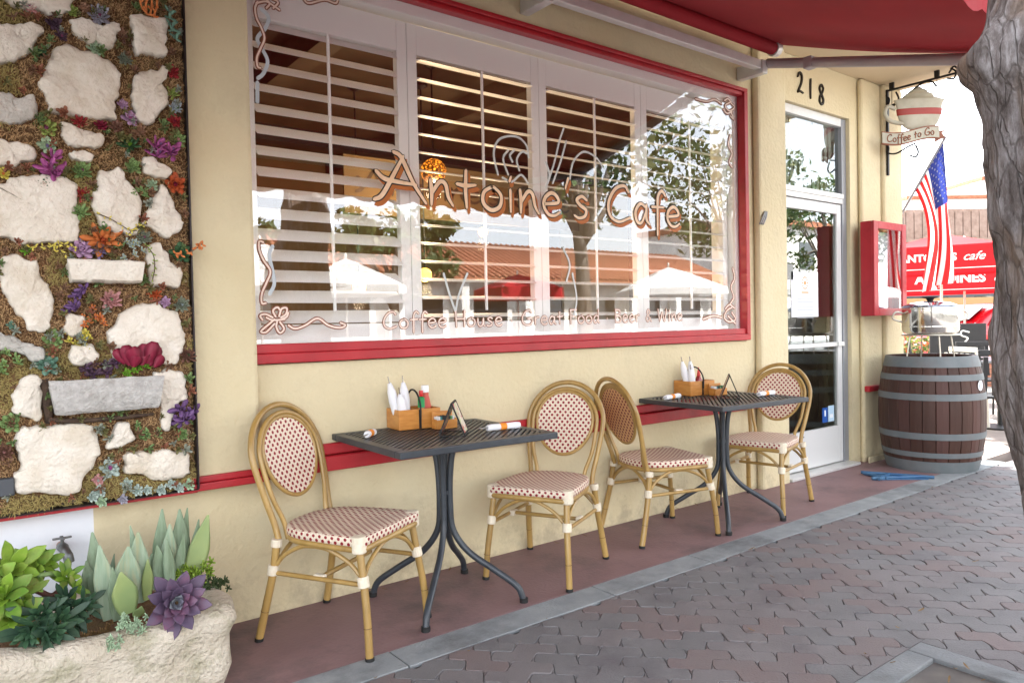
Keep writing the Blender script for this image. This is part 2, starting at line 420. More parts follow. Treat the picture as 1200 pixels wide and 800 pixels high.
vis = []; rest = []
for P, cx, cy in pavers:
    px, py, d = project((cx, cy, 0))
    (vis if d > .5 and -30 < px < 1230 and py < 830 else rest).append((d, P, cx, cy))
vis.sort(key=lambda t: t[0]); single = vis[:300]; rest += vis[300:]
def pick(cx, cy):
    v = random.Random(int(cx*7919+cy*104729)).random()
    return 0 if v < .5 else 1 if v < .80 else 2
for d, P, cx, cy in single:
    mb = MB(); paver_mb(mb, P, cx, cy, 0, False); mb.build('paver', paver_m[pick(cx, cy)], pave)
mb = MB()
for d, P, cx, cy in rest: paver_mb(mb, P, cx, cy, pick(cx, cy), False)
po = mb.build('paver_field', paver_m, pave); po['kind'] = 'stuff'

conc_d = M('worn_grey_concrete', (.18,.19,.197), .85, col2=(.23,.24,.245), scale=7, bump=.4, bscale=100, col3=(.11,.11,.11), s3=3)
# tree pit -----------------------------------------------------------------
pit = empty('tree_pit', (2.4, -2.4, 0), 0, 'square concrete tree pit surround with bare soil, cut into the pavers', 'tree pit')
def pp(name, a, b, m, bev=.006):
    o = box(name, tuple(a[i]-(2.4, -2.4, 0)[i] for i in range(3)), tuple(b[i]-(2.4, -2.4, 0)[i] for i in range(3)), m, pit, bevel=bev); return o
pp('surround_slab', (PIT[0], -1.975, -.1), (2.745, PIT[3], .004), conc_d)
pp('surround_slab', (2.748, PIT[2], -.1), (PIT[1], PIT[3], .003), conc_d)
pp('surround_slab', (PIT[0], PIT[2], -.1), (2.04, -1.978, .004), conc)
pp('surround_slab', (2.043, PIT[2], -.1), (2.745, PIT[2]+.09, .004), conc)
soil = M('dry_soil', (.17,.10,.06), .95, col2=(.26,.16,.10), scale=60, bump=1, bscale=120)
mb = MB(); N = 24
g = [[(2.04+.71*i/N-2.4, -2.81+.835*j/N+2.4, -.035+.02*noise.noise((i*.4, j*.4, 0))+.01*noise.noise((i*1.7, j*1.7, 3))) for i in range(N+1)] for j in range(N+1)]
mb.add([p for r_ in g for p in r_], [(j*(N+1)+i, j*(N+1)+i+1, (j+1)*(N+1)+i+1, (j+1)*(N+1)+i) for j in range(N) for i in range(N)])
o = mb.build('soil', soil, pit, smooth=True)

# ================================================================== CAFE BUILDING
caf = empty('cafe_building', (3, 0, 0), 0, 'cream stucco cafe front with long red-framed window, glazed door and number 218', 'building')
def cb(name, a, b, m, bev=.004, label=None, par=None):
    o = MB().box((a[0]-3, a[1], a[2]), (b[0]-3, b[1], b[2])).build(name, m, par or caf, bevel=bev, label=label)
    return o
def cbuild(mb, name, m, smooth=False, bevel=0, label=None, par=None):
    mb.v = [(x-3, y, z) for x, y, z in mb.v]
    return mb.build(name, m, par or caf, smooth, bevel, label)
ZS = 3.21
cb('wall', (-6, 0, -.2), (.412, .25, .60), stucco_white, 0, label='white painted lower wall')
cb('wall', (.412, 0, -.2), (4.6, .25, 1.07), stucco, 0)
cb('wall', (-6, 0, .60), (.412, .25, ZS), stucco, 0)
cb('wall', (.412, 0, 1.07), (1.0, .25, ZS), stucco, 0)
cb('wall', (1.0, 0, 2.84), (4.6, .25, ZS), stucco, 0)
cb('wall', (4.512, 0, 1.07), (4.6, .25, 2.84), stucco, 0)
cb('wall', (4.6, 0, -.2), (4.955, .25, ZS), stucco, 0)
cb('wall', (4.955, 0, 2.86), (5.972, .25, ZS), stucco, 0)
cb('wall', (5.972, 0, -.2), (6.75, .25, ZS), stucco, 0)
cb('wall', (6.5, .252, -.2), (6.75, 9, ZS), stucco, 0)
cb('roof', (-6, .0, ZS+.13), (6.8, 12, 4.5), stucco)
cb('pilaster', (.70, -.07, .60), (1.02, -.001, ZS-.002), stucco, .018)
cb('pilaster', (4.60, -.06, -.2), (4.952, -.001, ZS-.002), stucco, .022)
cb('pilaster', (6.09, -.045, -.2), (6.415, -.001, ZS-.002), stucco, .02)
cb('pilaster', (6.42, -.075, -.2), (6.752, -.001, ZS-.002), stucco, .02)
cb('soffit', (-6, -.9, ZS), (6.75, 0, ZS+.06), M('cream_soffit_boards', (.60,.49,.32), .8, col2=(.66,.55,.38), scale=2))
cb('fascia', (-6, -.96, ZS-.02), (6.78, -.902, ZS+.22), stucco)
# base trim swelling at right pilaster foot
cb('plinth', (6.075, -.09, -.2), (6.77, -.0755, .05), stucco, .012)
# red rail
rl = MB()
rl.box((1.022, -.022, .655), (4.598, -.0005, .705))
rl.box((1.022, -.045, .585), (4.598, -.0005, .653))
cbuild(rl, 'dado_rail', redpaint, bevel=.006)
rl = MB(); rl.box((.705, -.10, .592), (1.03, -.0702, .622)); rl.box((.705, -.09, .6225), (1.03, -.0702, .648)); cbuild(rl, 'dado_rail', redpaint, bevel=.005)
rl = MB(); rl.box((6.09, -.085, .592), (6.40, -.0452, .64)); cbuild(rl, 'dado_rail', redpaint, bevel=.005)
# window frame, each bar two-stepped
fr = MB(); fr.box((1.0, -.035, 1.075), (4.512, .03, 1.118)); fr.box((1.0, -.022, 1.118), (4.47, .03, 1.158)); cbuild(fr, 'window_frame', redpaint, bevel=.004)
fr = MB(); fr.box((1.0, -.035, 2.815), (4.512, .03, 2.839)); fr.box((1.0, -.02, 2.79), (4.47, .03, 2.814)); cbuild(fr, 'window_frame', redpaint, bevel=.004)
fr = MB(); fr.box((4.472, -.035, 1.1185), (4.512, .03, 2.8145)); cbuild(fr, 'window_frame', redpaint, bevel=.004)
cb('window_reveal', (4.44, .035, 1.08), (4.512, .24, 2.85), white_paint)
cb('window_reveal', (1.0, .035, 1.08), (1.03, .24, 2.85), white_paint)
cb('window_reveal', (1.031, .035, 2.74), (4.439, .24, 2.85), white_paint)
cb('window_sill', (1.031, .035, 1.08), (4.439, .24, 1.14), white_paint)
cb('window_glass', (1.03, .02, 1.14), (4.475, .0215, 2.80), glass_w, 0)
# plantation shutters: 4 panels
def shutter(x0, x1, tilt, rodx):
    z0, z1 = 1.14, 2.73; yc = .115
    f = MB(); sw = .055
    f.box((x0, yc-.02, z0), (x0+sw, yc+.02, z1)); f.box((x1-sw, yc-.02, z0), (x1, yc+.02, z1))
    f.box((x0+sw, yc-.019, z0), (x1-sw, yc+.019, z0+.10)); f.box((x0+sw, yc-.019, z1-.15), (x1-sw, yc+.019, z1))
    p = cbuild(f, 'shutter_panel', white_paint, bevel=.003)
    n = 15; zz0 = z0+.135; step = (z1-.15-zz0-.02)/(n-1)
    me = None
    for k in range(n):
        if me is None:
            s = MB(); w = .050; L_ = (x1-x0)/2-sw-.003
            prof = [(-w, 0), (-w*.6, .0042), (0, .0055), (w*.6, .0042), (w, 0), (w*.6, -.0042), (0, -.0055), (-w*.6, -.0042)]
            V = [(-L_, y, z) for y, z in prof]+[(L_, y, z) for y, z in prof]
            s.add(V, [tuple(range(8)), tuple(range(15, 7, -1))]+[(i, 8+i, 8+(i+1) % 8, (i+1) % 8) for i in range(8)])
            o = s.build('slat', white_paint, p, smooth='auto'); me = o.data
        else:
            o = bpy.data.objects.new('slat', me); COL.objects.link(o); o.parent = p
        o.location = ((x0+x1)/2-3, yc, zz0+k*step); o.rotation_euler = (math.radians(tilt+rnd.uniform(-.7, .7)), 0, 0)
    r = MB(); r.box((rodx-.006, yc-.062, z0+.16), (rodx+.006, yc-.052, z1-.17))
    o = cbuild(r, 'tilt_rod', white_paint); o.parent = p
shutter(1.035, 1.85, 37, 1.42)
shutter(1.853, 2.70, 12, 2.28)
shutter(2.703, 3.545, 12, 3.10)
shutter(3.548, 4.435, 14, 3.98)
# room behind the window
cb('interior_wall', (-.5, 4.2, -.1), (6.48, 4.3, 3.1), int_tan, 0)
cb('interior_wall', (-.6, .252, -.1), (-.5, 4.3, 3.1), int_tan, 0)
cb('interior_wall', (4.9, 1.4, -.1), (6.48, 1.45, 3.1), M('painted_entry_dark', (.022,.012,.010), .7), 0)  # added partition, its near-black colour stands in for the dim room behind the door
cb('interior_wall', (4.85, .26, -.1), (4.9, 1.45, 3.1), wood_dark, 0)  # side of the added partition
cb('interior_ceiling', (-.6, .252, 2.98), (6.48, 4.3, 3.1), wood_dark, 0)
cb('interior_floor', (-.6, .252, -.12), (6.48, 4.3, -.02), wood_dark, 0)
for k in range(4):
    cb('ceiling_beam', (.2+k*1.5, .26, 2.82), (.34+k*1.5, 4.19, 2.979), wood_dark, 0)
cb('ceiling_beam', (-.4, 2.0, 2.55), (6.4, 2.1, 2.66), M('black_beam', (.01,.008,.007), .5), 0)
# entry: frame, transom, door, threshold
dy = .06
df = MB(); df.box((4.957, dy-.03, 0), (4.995, dy+.06, 2.858)); cbuild(df, 'door_frame', alum, bevel=.003)
df = MB(); df.box((5.90, dy-.03, 0), (5.968, dy+.06, 2.858)); cbuild(df, 'door_frame', M('grey_aluminium', (.30,.31,.33), .4, metal=.4), bevel=.003)
df = MB(); df.box((4.996, dy-.028, 2.79), (5.899, dy+.058, 2.858)); cbuild(df, 'door_frame', alum, bevel=.003)
df = MB(); df.box((4.996, dy-.035, 2.155), (5.899, dy+.058, 2.235)); df.box((4.996, dy-.045, 2.195), (5.899, dy-.035, 2.235)); cbuild(df, 'transom_bar', alum, bevel=.003)
cb('transom_glass', (4.996, dy, 2.236), (5.899, dy+.003, 2.789), glass_d, 0)
tb = MB()
for k in range(14): tb.box((5.02+k*.063, dy+.05, 2.24), (5.056+k*.063, dy+.056, 2.785))
cbuild(tb, 'blind_strip', M('pale_blind', (.55,.53,.48), .6))
cb('threshold', (4.957, -.07, 0), (5.972, .10, .022), alum, .004)
door = MB()
door.box((5.0, dy-.02, .03), (5.065, dy+.025, 2.15)); door.box((5.83, dy-.02, .03), (5.895, dy+.025, 2.15))
door.box((5.0651, dy-.019, 2.07), (5.8299, dy+.024, 2.15)); door.box((5.0651, dy-.019, .03), (5.8299, dy+.024, .33))
door = cbuild(door, 'door', M('white_door_metal', (.66,.66,.65), .35, metal=.1), bevel=.003)
mb = MB().box((5.0651, dy-.03, .985), (5.8299, dy+.0, 1.02)); mb.box((5.80, dy-.045, .985), (5.89, dy-.02, 1.02)); cbuild(mb, 'push_bar', alum, bevel=.003, par=door)
mb = MB().box((5.0651, dy-.004, .33), (5.8299, dy-.001, 2.07)); cbuild(mb, 'door_glass', glass_d, par=door)
paper = M('white_paper', (.78,.79,.82), .8)
orange_print = M('orange_print', (.75,.35,.12), .8); grey_print = M('grey_print', (.35,.37,.40), .8)
mb = MB()
a = on(927, 318, 1, dy-.006); b2 = on(959, 371, 1, dy-.006)
X0, X1, Z0, Z1 = a.x, b2.x, b2.z, a.z
mb.box((X0, dy-.0065, Z0), (X1, dy-.005, Z1)); nt_ = cbuild(mb, 'notice', paper, par=door)
mb = MB(); cx = (X0+X1)/2; cz = Z1-.085
for k in range(12):
    a_ = 2*PI*k/12; mb.box((cx+.034*math.cos(a_)-.006, dy-.0078, cz+.046*math.sin(a_)-.006), (cx+.034*math.cos(a_)+.006, dy-.0068, cz+.046*math.sin(a_)+.006))
mb.lathe([(.016, 0), (.016, .001)], 12, T=Matrix.Translation((cx, dy-.0069, cz)) @ Matrix.Rotation(PI/2, 4, 'X'))
mb.box((cx-.05, dy-.0078, Z1-.165), (cx+.05, dy-.0068, Z1-.155)); cbuild(mb, 'notice_emblem', orange_print, par=door)
mb = MB()
for k in range(9):
    w = .115 if k % 3 else .09; mb.box((cx-w, dy-.0078, Z1-.19-k*.021), (cx+w, dy-.0068, Z1-.194-k*.021))
cbuild(mb, 'notice_text', grey_print, par=door)
mb = MB(); mb.box((5.60, dy-.0065, .37), (5.68, dy-.005, .49)); cbuild(mb, 'sticker', M('blue_sticker', (.02,.09,.35), .4), par=door)
mb = MB(); mb.box((5.69, dy-.0065, .37), (5.78, dy-.005, .50)); cbuild(mb, 'sticker', M('pale_blue_sticker', (.45,.62,.75), .4), par=door)
mb = MB(); mb.box((5.63, dy-.0075, .42), (5.65, dy-.0068, .47)); mb.box((5.71, dy-.0075, .40), (5.76, dy-.0068, .43)); cbuild(mb, 'sticker_print', paper, par=door)
mb = MB(); mb.box((5.09, dy-.0065, 1.52), (5.20, dy-.005, 1.64)); cbuild(mb, 'sticker', M('grey_sticker', (.25,.26,.25), .5), par=door)
cb('lock', (5.26, dy-.023, .285), (5.30, dy-.0195, .292), rubber, 0, par=door)

# house number 218
bronze = M('dark_bronze', (.018,.013,.009), .4, metal=.4)
for ch, px, py in (('2', 937, 97), ('1', 950, 104), ('8', 962, 111)):
    p = on(px, py, 1, -.002); mb = MB()
    for s in GL[ch][1]:
        ribbon(mb, [((x-.25)*.155, (y-.5)*.155) for x, y in s], .008, lambda a, b, o, p=p: (p.x+a, -.001-o, p.z+b), .0, th=.012)
    cbuild(mb, 'house_number', bronze)
# small metal ornament on the pilaster (salamander-like squiggle)
mb = MB(); p = on(893, 255, 1, -.063)
for k in range(3): mb.tube(smooth_path([(p.x-.035+.02*k, -.066, p.z-.05), (p.x-.01+.02*k, -.075, p.z), (p.x+.03+.012*k, -.068, p.z+.045)], 4), .006, 6)
cbuild(mb, 'wall_ornament', M('pewter', (.3,.3,.3), .4, metal=.7), smooth=True)

# window lettering (signwritten on the outside of the glass) -------------
peach = M('peach_sign_paint', (.86,.63,.43), .5, col2=(.76,.52,.32), scale=25); ink = M('dark_brown_sign_paint', (.010,.003,.002), .6)
orange = M('orange_sign_paint', (.42,.12,.015), .6); copper = M('copper_sign_paint', (.22,.065,.03), .5)
pale = M('pale_sign_paint', (.82,.66,.56), .5); etch = M('etched_white_line', (.55,.57,.55), .6)
def sign(text, x0, x1, z0, z1, h, name, wd, layers):
    tot = sum(GL[c][0]+.06 for c in text); sx = (x1-x0)/tot; x = 0
    for ci, c in enumerate(text):
        w_, ss = GL[c]
        if ss:
            mb = MB()
            for li, (nm, m, w, dx, dz, y) in enumerate(layers):
                for si, s in enumerate(ss):
                    pts = [(x0+(x+a)*sx+dx, z0+(z1-z0)*(x/tot)+b*h+dz) for a, b in s]
                    ribbon(mb, pts, w, lambda a, b, o: (a, -o, b), -y+si*.00022+(ci % 2)*.0001, mi=li, th=.00015, taper=wd)
            cbuild(mb, name, [l[1] for l in layers])
        x += w_+.06
sign("Antoine's Cafe", 1.625, 3.845, 1.822, 1.832, .225, 'letter', True,
     [('lettering_shadow', orange, .0165, .015, -.020, .0185), ('lettering_outline', ink, .0175, 0, 0, .0165), ('lettering', peach, .0108, 0, 0, .0148)])
sign("Coffee House . Great Food . Beer & Wine", 1.64, 3.84, 1.212, 1.222, .082, 'small_letter', False,
     [('small_lettering_outline', copper, .0072, 0, 0, .0175), ('small_lettering', pale, .0038, 0, 0, .0158)])
def orn(name, lines, w, px=True, mats=((copper, 1.0, .0175), (pale, .45, .0158))):
    for li, ln in enumerate(lines):
        mb = MB(); pts = [on(a, b, 1, .015) for a, b in ln]
        for mi, (m, k, y) in enumerate(mats):
            ribbon(mb, [(p.x, p.z) for p in pts], w*k, lambda a, b, o: (a, -o, b), -y+li*.00012, mi=mi, th=.0001, taper=False)
        cbuild(mb, name, [m[0] for m in mats])
orn('scroll_ornament', [[(309,284),(304,283),(304,293),(309,305),(317,318),(312,332),(307,344),(307,355),(312,355)],
    [(338,381),(346,385),(358,381),(372,373),(385,381),(398,384),(405,381),(399,378)],
    [(320,372),(311,368),(305,370),(308,375)], [(322,374),(315,380),(306,388),(312,389),(322,379)], [(325,375),(324,383),(328,390),(333,385),(328,377)],
    [(323,371),(320,364),(325,360),(329,364)], [(327,371),(330,362),(336,361),(335,368),(329,372)], [(330,374),(336,371),(338,366)], [(312,372),(320,375),(334,374)]], .009)
orn('scroll_ornament', [[(302,2),(299,10),(301,22),(306,32),(310,45),(305,58),(301,68),(302,78),(306,80)], [(300,4),(312,2),(322,8),(328,12)],
    [(308,-4),(316,4),(312,10)], [(318,-2),(326,3),(320,10)], [(355,-2),(362,4),(380,0),(393,4),(396,0)]], .009)
orn('scroll_ornament', [[(856,120),(850,124),(855,130),(861,126),(857,121)], [(846,122),(838,117),(828,119),(815,116)], [(857,132),(860,140),(856,136)],
    [(856,158),(854,170),(858,180),(855,190),(858,196)], [(849,118),(853,116),(857,120)], [(848,128),(852,133),(858,131)]], .012)
orn('scroll_ornament', [[(859,314),(861,326),(857,336),(860,348),(856,356)], [(858,360),(852,364),(849,372),(855,377),(862,374),(858,366)], [(846,372),(836,370),(824,374)],
    [(850,362),(855,357),(861,361)], [(853,370),(862,379)]], .012)
orn('etched_steam', [[(584,205),(579,180),(586,163),(605,160),(617,170),(620,185)], [(596,205),(590,186),(596,176)], [(601,190),(598,182),(603,176)],
    [(609,200),(606,187),(612,178),(618,180)], [(589,208),(600,213),(611,205),(620,216)], [(642,215),(650,190),(656,165),(661,150)],
    [(648,215),(657,190),(664,165)], [(668,210),(672,190),(684,178),(698,184),(706,195)], [(640,190),(644,205),(640,220)],
    [(660,290),(668,310),(664,330)], [(671,320),(676,350),(672,372)], [(520,320),(527,345),(534,365)], [(548,320),(538,345),(534,365)]], .006, mats=((etch, 1, .0175),))
orn('etched_border', [[(306,10),(315,20),(312,32),(302,45),(308,58),(314,72),(309,86),(302,92)], [(302,96),(302,120)], [(320,288),(316,300),(322,330),(316,345)]], .008, mats=((M('pale_blue_line', (.5,.56,.6), .6), 1, .0187),))

# hanging board seen inside, with brown letters
bd = MB().box((2.2, 1.6, 2.02), (4.4, 1.62, 2.42)); bd = cbuild(bd, 'interior_board', int_tan)
mb = MB(); ss, tot = strokes_of("Antoine's Cafe", 1, 1)
for s in ss: ribbon(mb, [(2.3+a*2.0/tot, 2.17+b*.17) for a, b in s], .014, lambda a, b, o: (a, 1.597-o, b), 0)
cbuild(mb, 'board_lettering', wood_dark, par=bd)

# interior pendant lamps
def mosaic():
    m = bpy.data.materials.new('mosaic_glass'); m.use_nodes = True; n = m.node_tree.nodes; L = m.node_tree.links; b = n['Principled BSDF']
    v = n.new('ShaderNodeTexVoronoi'); v.feature = 'DISTANCE_TO_EDGE'; v.inputs['Scale'].default_value = 48; tc = n.new('ShaderNodeTexCoord')
    L.new(tc.outputs['Object'], v.inputs['Vector'])
    r = n.new('ShaderNodeValToRGB'); r.color_ramp.elements[0].position = .10; r.color_ramp.elements[1].position = .34
    r.color_ramp.elements[0].color = (.01,.003,0,1); r.color_ramp.elements[1].color = (1,.28,.02,1)
    L.new(v.outputs['Distance'], r.inputs[0]); L.new(r.outputs[0], b.inputs['Emission Color']); b.inputs['Emission Strength'].default_value = .55
    b.inputs['Base Color'].default_value = (.05,.02,.01,1); return m
mos = mosaic(); glow = M('lamp_glow', (.9,.5,.1), .5, emit=(1,.45,.06), estr=.7)
def pendant(px, py, Y, r, m, label, group=None):
    p = on(px, py, 1, Y); t = empty('pendant_lamp', (p.x, p.y, 2.97), 0, label, 'lamp', group)
    dz = p.z-2.97
    MB().lathe([(r*math.sin(PI*k/14), -r*math.cos(PI*k/14)) for k in range(1, 14)], 20, (0, 0, dz)).build('lamp_shade', m, t, smooth=True)
    MB().tube([(0, 0, 0), (0, 0, dz+r)], .006, 6).build('cord', iron, t)
    MB().lathe([(.05, 0), (.05, -.02), (.01, -.04)], 12, (0, 0, 0)).build('ceiling_cap', iron, t)
    ld = bpy.data.lights.new('bulb', 'POINT'); ld.energy = 3.5; ld.color = (1, .72, .42); ld.shadow_soft_size = .05
    lo_ = bpy.data.objects.new('bulb', ld); COL.objects.link(lo_); lo_.parent = t; lo_.location = (0, 0, dz-r-.07)
pendant(508, 201, 1.1, .085, mos, 'glowing orange mosaic ball lamp hanging inside, behind the letter A and n')
pendant(498, 322, 1.5, .05, glow, 'small amber globe lamp inside, below the word Antoine in the second shutter panel')
pendant(421, 336, 1.8, .05, glow, 'small amber globe lamp inside, low in the leftmost shutter panel')
pendant(566, 272, 1.8, .04, glow, 'small amber globe lamp inside, just under the letters o and i')

# ================================================================== AWNING
aw = empty('awning', (3, 0, 3.1), 0, 'dark red canvas retractable awning with grey folding arms above the window', 'awning')
def ab(mb, name, m, smooth=False, bevel=0): mb.v = [(x-3, y, z-3.1) for x, y, z in mb.v]; return mb.build(name, m, aw, smooth, bevel)
AX0, AX1 = -1.4, 4.58
mb = MB(); NX, NY = 60, 20
def fab(i, j):
    x = AX0+(AX1-AX0)*i/NX; t = j/NY; y = -.17-(2.10-.17)*t
    z = 3.125-(3.125-2.50)*t - .035*math.sin(PI*t) + .006*math.sin(x*9+t*3)*t*(1-t)*4
    return (x, y, z)
top = [fab(i, j) for j in range(NY+1) for i in range(NX+1)]; bot = [(x, y, z-.003) for x, y, z in top]
n_ = len(top); w_ = NX+1
mb.add(top+bot, [(j*w_+i, j*w_+i+1, (j+1)*w_+i+1, (j+1)*w_+i) for j in range(NY) for i in range(NX)]+[(n_+j*w_+i, n_+(j+1)*w_+i, n_+(j+1)*w_+i+1, n_+j*w_+i+1) for j in range(NY) for i in range(NX)])
ab(mb, 'canopy', awnred, smooth=True)
mb = MB(); V = []
for i in range(NX*2+1):
    x = AX0+(AX1-AX0)*i/(NX*2); y = -2.13+.008*math.sin(x*14)
    sc_ = .05*abs(math.sin(x*PI/.28)); V += [(x, y, 2.47), (x, y-.004, 2.25-sc_*.8)]
mb.add(V, [(2*i, 2*i+2, 2*i+3, 2*i+1) for i in range(NX*2)]); ab(mb, 'valance', awnred)
arm_m = M('mauve_grey_metal', (.42,.37,.37), .4, metal=.25, col2=(.36,.32,.33), scale=6)
ab(MB().box((AX0, -2.13, 2.45), (AX1, -2.08, 2.52)), 'front_bar', arm_m, bevel=.006)
rr = MB().tube([(AX0, -.24, 3.055), (AX1-.08, -.24, 3.055)], .042, 20); ab(rr, 'roller', awnred, smooth='auto')
rr = MB().tube([(AX1-.078, -.24, 3.055), (AX1-.03, -.24, 3.055)], .05, 20); rr.tube([(AX1-.03, -.24, 3.055), (AX1-.005, -.24, 3.055)], .02, 10); ab(rr, 'end_cap', alum, smooth='auto')
# rolled canvas between roller and canopy
tb_p = on(866, 69, 1, -.18)
ab(MB().box((AX0, -.205, tb_p.z-.03), (4.42, -.155, tb_p.z+.03)), 'torsion_bar', alum, bevel=.004)
for x in (.6, 2.53, 4.46):
    m_ = MB().box((x-.03, -.21, tb_p.z-.055), (x+.03, -.001, tb_p.z+.036)); ab(m_, 'wall_bracket', alum, bevel=.006)
for s, x in ((0, 4.5), (1, .4)):
    dxs = 0.04 if s == 0 else -.04
    g_ = MB().tube([(x, -.2, tb_p.z+.02), (x+dxs*1.2, -1.72, 2.56)], .033, 16)
    g_.tube([(x+dxs*1.2, -1.72, 2.56), (x-dxs*10, -2.08, 2.49)], .028, 16)
    ab(g_, 'folding_arm', arm_m, smooth='auto')
    g_ = MB(); q0 = Vector((x, -.2, tb_p.z+.02)); q1 = Vector((x+dxs*1.2, -1.72, 2.56)); d_ = (q1-q0)
    c_ = q0+d_*.20; g_.box((c_.x-.035, c_.y-.03, c_.z-.04), (c_.x+.035, c_.y+.03, c_.z+.036)); ab(g_, 'arm_clamp', arm_m, bevel=.008)
    g_ = MB().lathe([(.045, -.05), (.05, -.03), (.05, .03), (.045, .05)], 16, (x+dxs*1.2, -1.72, 2.56)); ab(g_, 'elbow', arm_m, smooth='auto')

# ================================================================== MENU BOX
mbx = empty('menu_box', (6.24, -.1, 1.62), 0, 'red wall-mounted glazed menu box beside the door, in front of the flag', 'menu box')
# measured: back corner px 1010, front corner px 1024, right edge px 1062
MY0, MY1 = -.19, -.077; fl = on(1024, 258, 1, MY0); frt = on(1062, 262, 1, MY0); bl = on(1024, 370, 1, MY0)
x0, x1, z0, z1 = fl.x, frt.x, bl.z, fl.z
def mm(mb, name, m, par=None, bevel=0): mb.v = [(a-6.24, b+.1, c-1.62) for a, b, c in mb.v]; return mb.build(name, m, par or mbx, bevel=bevel)
t_ = .075
mb = MB().box((x0, MY0+.02, z0), (x0+.03, MY1, z1)); mb.box((x1-.03, MY0+.02, z0), (x1, MY1, z1)); mb.box((x0+.03, MY0+.021, z0), (x1-.03, MY1, z0+.03)); mb.box((x0+.03, MY0+.021, z1-.03), (x1-.03, MY1, z1)); mb.box((x0+.03, MY1-.012, z0+.03), (x1-.03, MY1-.001, z1-.03))
mm(mb, 'case', redpaint, bevel=.003)
mb = MB().box((x0, MY0, z0), (x0+t_, MY0+.0195, z1)); mb.box((x1-t_, MY0, z0), (x1, MY0+.0195, z1)); mb.box((x0+t_, MY0+.001, z0), (x1-t_, MY0+.019, z0+t_*.8)); mb.box((x0+t_, MY0+.001, z1-t_*.8), (x1-t_, MY0+.019, z1))
mm(mb, 'door_frame', redpaint, bevel=.004)
mm(MB().box((x0+t_, MY0+.008, z0+t_*.8), (x1-t_, MY0+.011, z1-t_*.8)), 'glass', glass_w)
pg = mm(MB().box((x0+t_+.01, MY1-.02, z0+.07), (x1-t_-.06, MY1-.015, z1-.07)), 'menu_page', M('menu_paper', (.42,.44,.46), .8))
mb = MB()
for k in range(26):
    w = rnd.uniform(.10, .28); mb.box((x0+t_+.04, MY1-.022, z1-.12-k*.0215), (x0+t_+.04+w, MY1-.0205, z1-.126-k*.0215))
mm(mb, 'menu_print', grey_print)

# ================================================================== CUP SIGN on scrolled bracket
BX = 6.45
br = empty('sign_bracket', (BX, -.08, 2.8), 0, 'black scrolled wrought iron bracket on the corner pilaster', 'bracket')
def bl_(mb, name, m, root, off, smooth='auto', bevel=0): mb.v = [(a-off[0], b-off[1], c-off[2]) for a, b, c in mb.v]; return mb.build(name, m, root, smooth, bevel)
def S(px, py, dx=0): p = on(px, py, 0, BX+dx); return p
off = (BX, -.08, 2.8)
mb = MB().box((BX-.008, -.66, 3.142), (BX+.008, -.08, 3.158)); bl_(mb, 'arm', iron, br, off, bevel=.002)
mb = MB().box((BX-.012, -.095, 2.43), (BX+.012, -.078, 3.16)); bl_(mb, 'wall_plate', iron, br, off, bevel=.002)
mb = MB()
for ln in ([(1028,118),(1034,126),(1040,124),(1042,116),(1036,112),(1033,118)], [(1050,108),(1053,116),(1048,122),(1038,126),(1030,122)],
           [(1029,140),(1034,132),(1039,136),(1036,146),(1029,152),(1033,160),(1037,156)], [(1045,126),(1062,112),(1080,98),(1092,96),(1097,101)],
           [(1028,165),(1038,178),(1050,180),(1064,172),(1073,168)], [(1066,182),(1073,184),(1076,178),(1073,170)], [(1029,190),(1034,187),(1040,190),(1036,196),(1031,192)],
           [(1029,182),(1035,170),(1041,172),(1040,180),(1034,184)], [(1110,92),(1118,92),(1120,84),(1114,80)], [(1112,86),(1118,78),(1125,84)]):
    mb.tube(smooth_path([S(a, b) for a, b in ln], 5), .0075, 6)
bl_(mb, 'scrollwork', iron, br, off, smooth=True)
cs = empty('cup_sign', (BX, -.3, 2.9), 0, 'hanging cream coffee cup sign with red band and a Coffee to Go ribbon', 'sign'); co = (BX, -.3, 2.9)
signcream = M('cream_sign_face', (.36,.33,.25), .5, col2=(.44,.41,.32), scale=10); signred = M('sign_red_band', (.30,.03,.02), .5); signbrown = M('sign_brown_edge', (.22,.07,.03), .6)
cl, cr2 = S(1049, 125), S(1107, 118); rimz = 3.0; cy = (cl.y+cr2.y)/2; R_ = abs(cl.y-cr2.y)/2
prof = [(.02, -.215), (R_*.32, -.213), (R_*.50, -.203), (R_*.66, -.183), (R_*.79, -.15), (R_*.88, -.11), (R_*.93, -.065), (R_*.955, -.02), (R_*.98, .005), (R_*1.06, .028), (R_*1.06, .04), (R_*.95, .045)]
Ts = Matrix.Translation((BX, cy, rimz-.02)) @ Matrix.Diagonal((.22, 1, 1, 1))
mb = MB().lathe(prof, 40, T=Ts); bl_(mb, 'cup', signcream, cs, co)
mb = MB().lathe([(R_*.90, -.090), (R_*.935, -.086), (R_*.965, -.040), (R_*.945, -.036)], 40, T=Ts, capped=False); bl_(mb, 'band', signred, cs, co)
mb = MB().lathe([(R_*.92, .040), (R_*.86, .052), (R_*.70, .058), (R_*.62, .064), (R_*.60, .078), (R_*.55, .092), (R_*.44, .099), (R_*.37, .103), (R_*.35, .115), (R_*.28, .126), (R_*.17, .132), (R_*.10, .142), (R_*.03, .15)], 30, T=Ts); bl_(mb, 'whipped_cream', signcream, cs, co)
mb = MB().tube(smooth_path([(BX, cl.y-.0, rimz-.05), (BX, cl.y+.065, rimz-.03), (BX, cl.y+.085, rimz-.09), (BX, cl.y+.04, rimz-.15), (BX, cl.y-.06, rimz-.175)], 6), .017, 10); bl_(mb, 'handle', signcream, cs, co)
